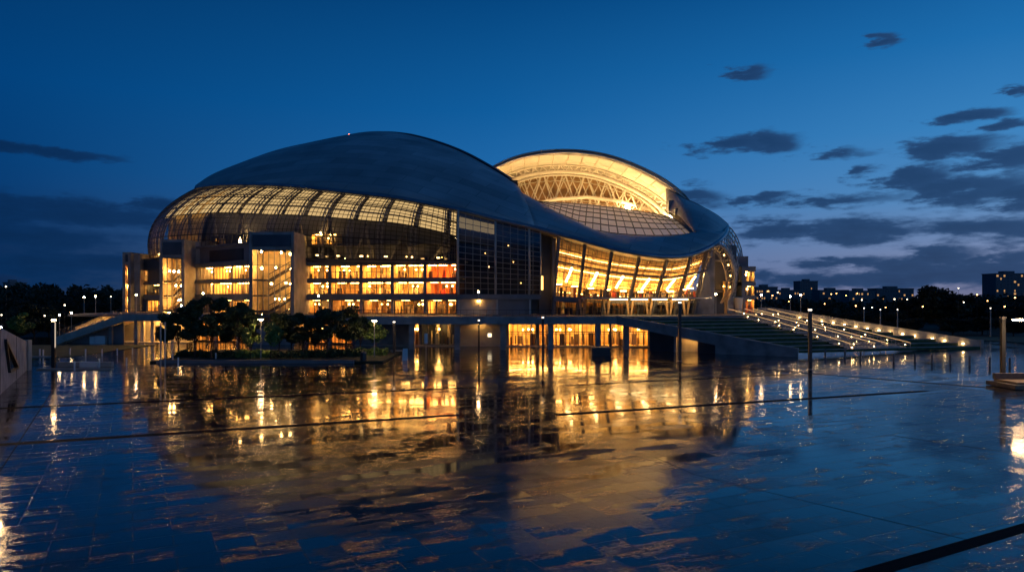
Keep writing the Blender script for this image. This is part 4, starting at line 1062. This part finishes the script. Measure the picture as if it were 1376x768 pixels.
# ================================================================== PLANTING
def leaves(rs, n_clump, rx, rz_, n_leaf, size, cz, clump=.33):
    """crown as many small leaf faces scattered through clumps; gaps stay open"""
    cs = []
    while len(cs) < n_clump:
        q = rs.uniform(-1, 1, 3)
        if .15 < np.linalg.norm(q) < 1: cs.append(q*[rx*.78, rx*.78, rz_*.78])
    cs = np.array(cs); cs[:, 2] += cz
    idx = rs.integers(0, n_clump, n_leaf)
    rad = (rs.uniform(.5, 1.15, n_clump)*clump*rx)[idx]
    d = rs.normal(size=(n_leaf, 3)); d /= np.linalg.norm(d, axis=1)[:, None]
    pos = cs[idx]+d*(rad*rs.uniform(.45, 1.0, n_leaf)**.6)[:, None]*[1, 1, .85]
    a = rs.normal(size=(n_leaf, 3)); a /= np.linalg.norm(a, axis=1)[:, None]
    c = np.cross(a, rs.normal(size=(n_leaf, 3))); c /= np.linalg.norm(c, axis=1)[:, None]
    s = size*rs.uniform(.6, 1.35, n_leaf)[:, None]
    v = np.stack([pos-a*s, pos-c*s*.5, pos+a*s, pos+c*s*.5], 1).reshape(-1, 3)
    return v
def leaf_mesh(name, v, m):
    me = bpy.data.meshes.new(name); n = len(v)//4
    me.vertices.add(n*4); me.vertices.foreach_set('co', v.astype(np.float32).ravel())
    me.loops.add(n*4); me.loops.foreach_set('vertex_index', np.arange(n*4, dtype=np.int32))
    me.polygons.add(n); me.polygons.foreach_set('loop_start', np.arange(0, n*4, 4, dtype=np.int32))
    me.update(calc_edges=True); me.validate(); me.materials.append(M[m]); return me
def make_tree(name, seed, h, rx, trunk_h, n_leaf, size, m, n_clump=22, tr=.11):
    rs = np.random.default_rng(seed); rr = random.Random(seed)
    rzz = (h-trunk_h)/2; cz = trunk_h+rzz*.98
    r = thing(name, 'tree', 'tree')
    b = MB(); top_ = Vector((rr.uniform(-.2, .2), rr.uniform(-.2, .2), cz+rzz*.3))
    b.tube([(0, 0, 0), (rr.uniform(-.05, .05), .03, trunk_h*.5), (rr.uniform(-.1, .1), 0, trunk_h), top_], tr, 8, tr*.3)
    for k in range(6):
        a = rr.uniform(0, 6.28); z = trunk_h*rr.uniform(.8, 1.3); e = Vector((math.cos(a)*rx*.6, math.sin(a)*rx*.6, z+rzz*rr.uniform(.5, 1.0)))
        b.tube([(0, 0, z), Vector((0, 0, z)).lerp(e, .5)+Vector((0, 0, .1)), e], tr*.5, 5, tr*.12)
    b.build('trunk', 'trunk', r)
    o = bpy.data.objects.new('crown', leaf_mesh('crown', leaves(rs, n_clump, rx, rzz, n_leaf, size, cz), m)); C.objects.link(o); o.parent = r
    return r
ptr = [(224, 478, 421, 1.5), (240, 481, 414, 1.9), (262, 482, 401, 2.2), (284, 483, 393, 2.5), (303, 478, 420, 1.8), (321, 482, 404, 2.2), (338, 478, 422, 1.6), (375, 481, 416, 2.0), (392, 479, 424, 1.7),
       (407, 483, 418, 2.0), (423, 478, 428, 1.6), (440, 482, 410, 2.3), (466, 480, 411, 2.3), (484, 477, 420, 1.6)]
protos = [make_tree('planter_tree', 20+k, 7, 2.0, 1.9, 4200, .17, 'leaf', 20) for k in range(4)]
used = set()
for k, (px, pyb, pyt, rx) in enumerate(ptr):
    p = G(px, pyb); h = CAMH+(HOR-pyt)*p.y/FPX; q = k % 4
    lab = 'dark leafy planter tree, %s from the left in the row before the windows' % ORD[k]
    sc = (rx/2.0*1.2, rx/2.0*1.2, h/7.0*1.07)
    if q not in used:
        used.add(q); t = protos[q]; t.location = p; t.rotation_euler.z = k*1.3; t.scale = sc; t['label'] = lab; t['group'] = 'dark trees in the long planter'
    else: dup(protos[q], p, k*1.3, sc, lab, 'dark trees in the long planter')
g1 = make_tree('young_tree', 40, 5, 1.7, 1.6, 2600, .15, 'leaf2', 18, .07)
for k, (px, pyb, pyt, rx, lab) in enumerate(((337, 484, 433, 1.3, 'lamp brightened young tree left of the garden lamp'), (364, 485, 430, 1.5, 'lamp brightened young tree right of the garden lamp'), (505, 478, 428, 2.2, 'lamp brightened young tree standing alone at the right end of the planter'))):
    p = G(px, pyb); h = CAMH+(HOR-pyt)*p.y/FPX; sc = (rx/1.7, rx/1.7, h/5)
    if k == 0: g1.location = p; g1.scale = sc; g1['label'] = lab; g1['group'] = 'young lamp lit trees'
    else: dup(g1, p, k*2, sc, lab, 'young lamp lit trees')
# planter kerb + hedges
pk = thing('tree_planter', 'long low stone planter edging the row of trees', 'planter', (-30, 93, 0))
b = MB(); x0, x1 = G(230, 484).x, G(484, 484).x
b.box((x0, 91.2, 0), (x1, 91.7, .38)); b.build('seat_wall', 'slab', pk)
b = MB(); b.box((x0-1, 91.7, 0), (x1+3.5, 112, .22)); b.build('soil_bed', 'terrain', pk)
rs = np.random.default_rng(5)
for k, (px, py, w, h) in enumerate(((300, 482.5, 3.0, .7), (340, 483, 2.2, .9), (385, 483, 2.6, .75), (425, 482, 3.0, .8), (462, 481, 2.6, .85), (262, 481.5, 2.6, .7), (498, 479, 2.2, .8))):
    p = G(px, py); n_ = 1800; v = rs.uniform(-1, 1, (n_, 3)); v = v*[w, .7, h*.5]+[0, 0, h*.55]
    v[:, 2] += .12*np.sin(v[:, 0]*3)
    a = rs.normal(size=(n_, 3))*.12; c = rs.normal(size=(n_, 3))*.08
    q = np.stack([v-a, v-c, v+a, v+c], 1).reshape(-1, 3)
    o = bpy.data.objects.new('hedge', leaf_mesh('hedge', q, 'leaf2' if k in (1, 6) else 'leaf')); C.objects.link(o); o.location = (p.x, p.y+.4, .2)
    tag(o, 'low clipped hedge, %s in the planter under the trees' % ORD[k], 'hedge', 'low hedges in the planter')
# park trees
pp = [make_tree('park_tree', 60+k, 12, 5.5, 1.6, 5200, .42, 'leaf3', 30, .25) for k in range(3)]
plist = [(46, 148, 404, 5.0, 'dark round tree behind the wedge wall'), (12, 140, 414, 5, 'dark tree at the left edge above the wedge wall'), (66, 158, 412, 4.2, 'dark tree behind the stair ramp foot lamp'),
         (30, 190, 396, 6, 'tall dark tree on the slope behind the wedge wall'), (90, 185, 398, 6, 'dark tree under the hill behind the stair ramp'), (135, 190, 402, 6, 'dark tree behind the stair bridge lamps'),
         (1265, 188, 379, 7.6, 'largest dark tree on the right, rising above the skyline'), (1232, 200, 392, 6, 'dark tree just left of the largest right tree'), (1300, 205, 394, 6.5, 'dark tree just right of the largest right tree'),
         (1338, 200, 398, 6.5, 'dark tree below the right tower block'), (1370, 190, 402, 6.5, 'dark tree at the right edge beyond the lawn'), (1195, 190, 416, 5, 'low dark tree behind the end of the curved wall'),
         (1150, 200, 414, 5.2, 'low dark tree behind the middle of the curved wall'), (1105, 210, 412, 5.5, 'low dark tree right of the lamp pair'), (1040, 215, 408, 6, 'dark tree right of the arena end block'), (1222, 172, 424, 4, 'bushy tree low behind the end of the terrace wall'), (1180, 172, 426, 3.4, 'lamp lit bushy tree beside the white park lamps'),
         (1280, 165, 424, 4.5, 'bushy tree below the largest right tree'), (1320, 168, 422, 4.5, 'bushy tree below the right tower block'), (1362, 160, 424, 4.2, 'bushy tree at the far right of the lawn')]
used = set()
for k, (px, D, pyt, rx, lab) in enumerate(plist):
    p = Vector((*pl(px, D), -.25)); h = CAMH+(HOR-pyt)*D/FPX; q = k % 3; sc = (rx/5.5, rx/5.5, h/12)
    if q not in used:
        used.add(q); t = pp[q]; t.location = p; t.scale = sc; t.rotation_euler.z = k; t['label'] = lab; t['group'] = 'dark park trees'
    else: dup(pp[q], p, k*1.7, sc, lab, 'dark park trees')
# one more tree in the brightened leaves at left
o = dup(g1, (*pl(27, 128), 0), 1, (1.5, 1.5, 1.15), 'yellow green lamp brightened tree above the end of the wedge wall', 'young lamp lit trees')
# far wooded skyline
def far_wood(name, pxs, D0, D1, ytop, label, seed, n):
    rs = np.random.default_rng(seed); V = []
    for k in range(n):
        px = rs.uniform(*pxs); D = rs.uniform(D0, D1); yt = np.interp(px, [q[0] for q in ytop], [q[1] for q in ytop])+rs.uniform(0, 5)
        H_ = CAMH+(HOR-yt)*D/FPX; rx = rs.uniform(4, 8)
        v = leaves(rs, 10, rx, H_*.5, 420, .8, H_*.5, .5); x, y = pl(px, D); V.append(v+[x, y, -.2])
    o = bpy.data.objects.new(name, leaf_mesh(name, np.concatenate(V), 'leaf3')); C.objects.link(o); tag(o, label, 'woodland', None, 'stuff')
far_wood('left_woodland', (-120, 190), 215, 300, [(-120, 374), (0, 378), (60, 376), (110, 382), (165, 384), (190, 388)], 'dark wooded hill behind the arena on the left', 1, 90)
far_wood('right_woodland', (1000, 1480), 235, 330, [(1000, 404), (1100, 402), (1200, 402), (1260, 398), (1376, 396), (1480, 394)], 'dark belt of trees along the right skyline', 2, 120)
# distant buildings
rb = random.Random(21)
def block(px0, px1, pyt, D, label, nwx, nwy, lit=.3, extra=0):
    x0, x1 = pl(px0, D)[0], pl(px1, D)[0]; zt = CAMH+(HOR-pyt)*D/FPX
    r = thing('distant_building', label, 'building', ((x0+x1)/2, D, 0), 0, 'buildings on the skyline')
    b = MB(); b.box((x0, D, -.2), (x1, D+14, zt)); b.build('wall', 'farwall', r)
    b = MB(); w = (x1-x0); b.box((x0+w*.3, D+2, zt), (x0+w*.6, D+8, zt+2)); b.box((x0-.3, D-.3, zt), (x1+.3, D+14.3, zt+.5)); b.build('roof', 'farwall', r)
    for i in range(nwx):
        for j in range(nwy):
            x = x0+w*(i+.5)/nwx; z = zt-(zt-6)*(j+.6)/nwy; s = w/nwx*.28
            on = rb.random() < lit*.6; s = w/nwx*rb.uniform(.15, .32); b = MB(); b.box((x-s, D-.06, z-.6), (x+s, D-.01, z+.6))
            b.build('lit_window' if on else 'dark_window', 'farwin' if on else 'clad', r)
block(1075, 1099, 378, 600, 'square tower block on the skyline right of the arena', 7, 7, .12)
block(1338, 1385, 368, 480, 'broad tower block with lit windows at the right edge', 10, 9, .22)
block(1016, 1045, 386, 500, 'low lit building on the skyline beside the arena end', 9, 2, .7)
block(1046, 1074, 390, 560, 'flat roofed building just left of the square tower block', 8, 2, .3)
block(1101, 1140, 390, 560, 'long low building just right of the square tower block', 10, 2, .3)
block(1141, 1176, 391, 520, 'low building in the middle of the right skyline', 9, 2, .4)
block(1178, 1228, 388, 540, 'lit low building left of the largest dark tree', 14, 3, .5)
block(4, 14, 380, 420, 'small lit house on the wooded hill at far left', 3, 1, .5)
# far street lamps
fl = [(1108, 408, 0), (1150, 411, 0), (1172, 413, 1), (1190, 413, 0), (1137, 397, 0), (1152, 394, 0), (1117, 395, 0), (1124, 394, 0), (1158, 403, 1), (1202, 402, 1), (1219, 402, 1), (1288, 387, 1), (1313, 396, 0), (1327, 404, 0), (1295, 406, 1),
      (1364, 400, 0), (1032, 391, 0), (1045, 393, 1), (1038, 397, 0), (1060, 405, 0), (8, 385, 1), (87, 410, 1), (2, 423, 1), (60, 424, 1), (1240, 412, 0), (1350, 412, 0)]
for k, (px, py, wtype) in enumerate(fl):
    D = (168 if px > 1220 else 176) if px > 900 else 134
    z = CAMH+(HOR-py)*D/FPX
    lamp_post((*pl(px, D), -.2), z, 'distant %s street lamp among the dark trees' % ('white' if wtype else 'orange'), 'bulb_farw' if wtype else 'bulb_far', .025, .10+.06*rb.random(), 'distant white street lamps' if wtype else 'distant orange street lamps', 'distant_street_lamp')
for k, (px, pyb, pyt) in enumerate(((1161, 432, 414), (1183, 436, 416), (1206, 439, 416), (1331, 434, 414))):
    D = 158; z = CAMH+(HOR-pyt)*D/FPX
    lamp_post((*pl(px, D), -.2), z, 'white topped park lamp, %s from the left behind the curved wall' % ORD[k], 'bulb_soft', .10, .12, 'white park lamps', 'park_lamp')

# ================================================================== SKY
Wd = bpy.data.worlds.new('World'); S.world = Wd; Wd.use_nodes = True
n, l = Wd.node_tree.nodes, Wd.node_tree.links
bg = n['Background']
def N(t, **k):
    x = n.new(t)
    for a, v in k.items(): setattr(x, a, v)
    return x
def inp(x, i, v):
    if isinstance(v, (int, float, tuple)): x.inputs[i].default_value = v
    else: l.new(v, x.inputs[i])
def mth(op, a, c=0.0, cl=False):
    x = N('ShaderNodeMath', operation=op, use_clamp=cl); inp(x, 0, a); inp(x, 1, c); return x.outputs[0]
def ramp(v, stops):
    x = N('ShaderNodeValToRGB'); l.new(v, x.inputs[0]); e = x.color_ramp.elements
    while len(e) < len(stops): e.new(.5)
    for q, (p, c) in zip(e, stops): q.position = p; q.color = (*c, 1)
    return x.outputs[0]
def mixc(f, a, c):
    x = N('ShaderNodeMix', data_type='RGBA'); a = (*a, 1) if isinstance(a, tuple) else a; c = (*c, 1) if isinstance(c, tuple) else c
    inp(x, 0, f); inp(x, 6, a); inp(x, 7, c); return x.outputs[2]
tc = N('ShaderNodeTexCoord'); sp = N('ShaderNodeSeparateXYZ'); l.new(tc.outputs['Generated'], sp.inputs[0])
X, Y, Z = sp.outputs
az = mth('ARCTAN2', X, Y)
hy = mth('SQRT', mth('ADD', mth('MULTIPLY', X, X), mth('MULTIPLY', Y, Y)))
tel = mth('DIVIDE', Z, mth('MAXIMUM', hy, .02))
def srgb(*c): return tuple((x/255/12.92 if x <= 10 else ((x/255+.055)/1.055)**2.4) for x in c)
ev = mth('MULTIPLY', tel, 1/1.0, True)
left = ramp(ev, [(0, srgb(10, 34, 68)), (.06, srgb(8, 42, 84)), (.13, srgb(4, 58, 112)), (.25, srgb(0, 64, 122)), (.42, srgb(2, 52, 100)), (.9, srgb(2, 34, 72))])
midl = ramp(ev, [(0, srgb(70, 96, 140)), (.06, srgb(66, 106, 158)), (.15, srgb(34, 106, 170)), (.25, srgb(14, 92, 156)), (.42, srgb(2, 66, 122)), (.9, srgb(2, 38, 80))])
right = ramp(ev, [(0, srgb(122, 122, 152)), (.05, srgb(118, 134, 172)), (.12, srgb(84, 138, 190)), (.2, srgb(56, 128, 188)), (.3, srgb(28, 108, 172)), (.42, srgb(6, 80, 142)), (.9, srgb(2, 42, 88))])
a01 = mth('MULTIPLY', mth('ADD', az, .62), 1/1.2)     # 0 at far left, 1 at far right of the view
f1 = mth('MULTIPLY', a01, 2.0, True); f2 = mth('SUBTRACT', mth('MULTIPLY', a01, 2.0), 1.0, True)
sky = mixc(f2, mixc(f1, left, midl), right)
# clouds in direction space
cv = N('ShaderNodeCombineXYZ'); l.new(az, cv.inputs[0]); l.new(tel, cv.inputs[1])
cvs = N('ShaderNodeVectorMath', operation='MULTIPLY'); l.new(cv.outputs[0], cvs.inputs[0]); cvs.inputs[1].default_value = (1, 3.6, 1)
nz = N('ShaderNodeTexNoise'); l.new(cvs.outputs[0], nz.inputs['Vector']); nz.inputs['Scale'].default_value = 11; nz.inputs['Detail'].default_value = 10; nz.inputs['Roughness'].default_value = .60
nf = mth('SUBTRACT', nz.outputs['Fac'], .5)
wn = N('ShaderNodeTexNoise'); l.new(cvs.outputs[0], wn.inputs['Vector']); wn.inputs['Scale'].default_value = 22; wn.inputs['Detail'].default_value = 6; wn.inputs['Roughness'].default_value = .6
ws = N('ShaderNodeVectorMath', operation='SUBTRACT'); l.new(wn.outputs['Color'], ws.inputs[0]); ws.inputs[1].default_value = (.5, .5, .5)
wm = N('ShaderNodeVectorMath', operation='MULTIPLY'); l.new(ws.outputs[0], wm.inputs[0]); wm.inputs[1].default_value = (.12, .022, 0)
wa = N('ShaderNodeVectorMath', operation='ADD'); l.new(cv.outputs[0], wa.inputs[0]); l.new(wm.outputs[0], wa.inputs[1])
clouds = [(1183, 57, 34, 11), (1010, 95, 42, 14), (1362, 124, 30, 8), (985, 192, 70, 14), (1035, 188, 46, 18), (1125, 206, 56, 11), (1158, 227, 34, 8), (1285, 197, 100, 20), (1350, 215, 90, 40), (1310, 250, 110, 36), (1235, 236, 66, 18), (1376, 265, 90, 36),
          (938, 262, 56, 18), (1130, 268, 100, 12), (1020, 266, 50, 8), (1180, 308, 260, 24), (1320, 304, 190, 22), (1080, 306, 120, 16), (1260, 366, 290, 30), (1120, 374, 190, 18), (1270, 346, 70, 18), (1350, 350, 100, 24), (1150, 352, 60, 12), (1300, 156, 70, 10), (1350, 168, 50, 9),
          (55, 204, 110, 7), (100, 290, 240, 28), (20, 320, 260, 30), (110, 356, 260, 30), (220, 276, 80, 12)]
cm = None
for (px, py, w, h) in clouds:
    u0 = (px-688)/FPX; a0 = math.atan(u0); t0 = (HOR-py)/FPX*math.cos(a0)
    s = N('ShaderNodeVectorMath', operation='SUBTRACT'); l.new(wa.outputs[0], s.inputs[0]); s.inputs[1].default_value = (a0, t0, 0)
    c2 = math.cos(a0)**2
    m_ = N('ShaderNodeVectorMath', operation='MULTIPLY'); l.new(s.outputs[0], m_.inputs[0]); m_.inputs[1].default_value = (FPX/w/c2, FPX/h/math.cos(a0), 0)
    ln = N('ShaderNodeVectorMath', operation='LENGTH'); l.new(m_.outputs[0], ln.inputs[0])
    f = mth('SUBTRACT', 1.0, ln.outputs['Value'])
    cm = f if cm is None else mth('MAXIMUM', cm, f)
cm = mth('ADD', mth('MAXIMUM', cm, -1.2), mth('MULTIPLY', nf, 3.0))
mr = N('ShaderNodeMapRange', interpolation_type='SMOOTHSTEP'); l.new(cm, mr.inputs[0]); mr.inputs[1].default_value = -.10; mr.inputs[2].default_value = .60
cmask = mth('MULTIPLY', mr.outputs[0], .94)
cl_l = srgb(7, 46, 90); cl_r = srgb(38, 70, 112)
ccol = mixc(mth('MULTIPLY', a01, 1.0, True), cl_l, cl_r)
# thinner cloud edges pick up the sky, cores are deeper
core = N('ShaderNodeMapRange'); l.new(cm, core.inputs[0]); core.inputs[1].default_value = .2; core.inputs[2].default_value = 1.0
ccol = mixc(mth('MULTIPLY', core.outputs[0], .55), ccol, mixc(mth('MULTIPLY', a01, 1.0, True), srgb(5, 36, 72), srgb(20, 48, 84)))
sky = mixc(cmask, sky, ccol)
# physical twilight sky adds its own faint glow
st = N('ShaderNodeTexSky'); st.sky_type = 'NISHITA'; st.sun_disc = False
st.sun_elevation = R(-3); st.sun_rotation = R(60); st.ozone_density = 4
add = N('ShaderNodeMix', data_type='RGBA', blend_type='ADD'); add.inputs[0].default_value = .05
l.new(sky, add.inputs[6]); l.new(st.outputs[0], add.inputs[7])
l.new(add.outputs[2], bg.inputs['Color']); bg.inputs['Strength'].default_value = 1.0
# last glow of the set sun
sd = bpy.data.lights.new('Sun', 'SUN'); sd.energy = .02; sd.angle = R(20); sd.color = (1, .8, .65)
so = bpy.data.objects.new('sun', sd); C.objects.link(so); so.rotation_euler = (R(86), 0, R(120))

# ================================================================== CAMERA
cd = bpy.data.cameras.new('Camera'); cd.sensor_width = 36; cd.lens = 36*FPX/1376; cd.shift_y = (HOR-384)/1376
cd.clip_start = .1; cd.clip_end = 9000
co = bpy.data.objects.new('camera', cd); C.objects.link(co); co.location = (0, 0, CAMH); co.rotation_euler = (R(90), 0, 0)
S.camera = co
S.view_settings.view_transform = 'Standard'; S.view_settings.look = 'None'; S.view_settings.exposure = 0; S.view_settings.gamma = 1
cy = S.cycles
cy.max_bounces = 8; cy.diffuse_bounces = 3; cy.glossy_bounces = 4; cy.transparent_max_bounces = 12; cy.transmission_bounces = 2
cy.sample_clamp_indirect = 6; cy.sample_clamp_direct = 0; cy.caustics_reflective = True; cy.blur_glossy = .3
cy.use_denoising = True; cy.use_light_tree = True
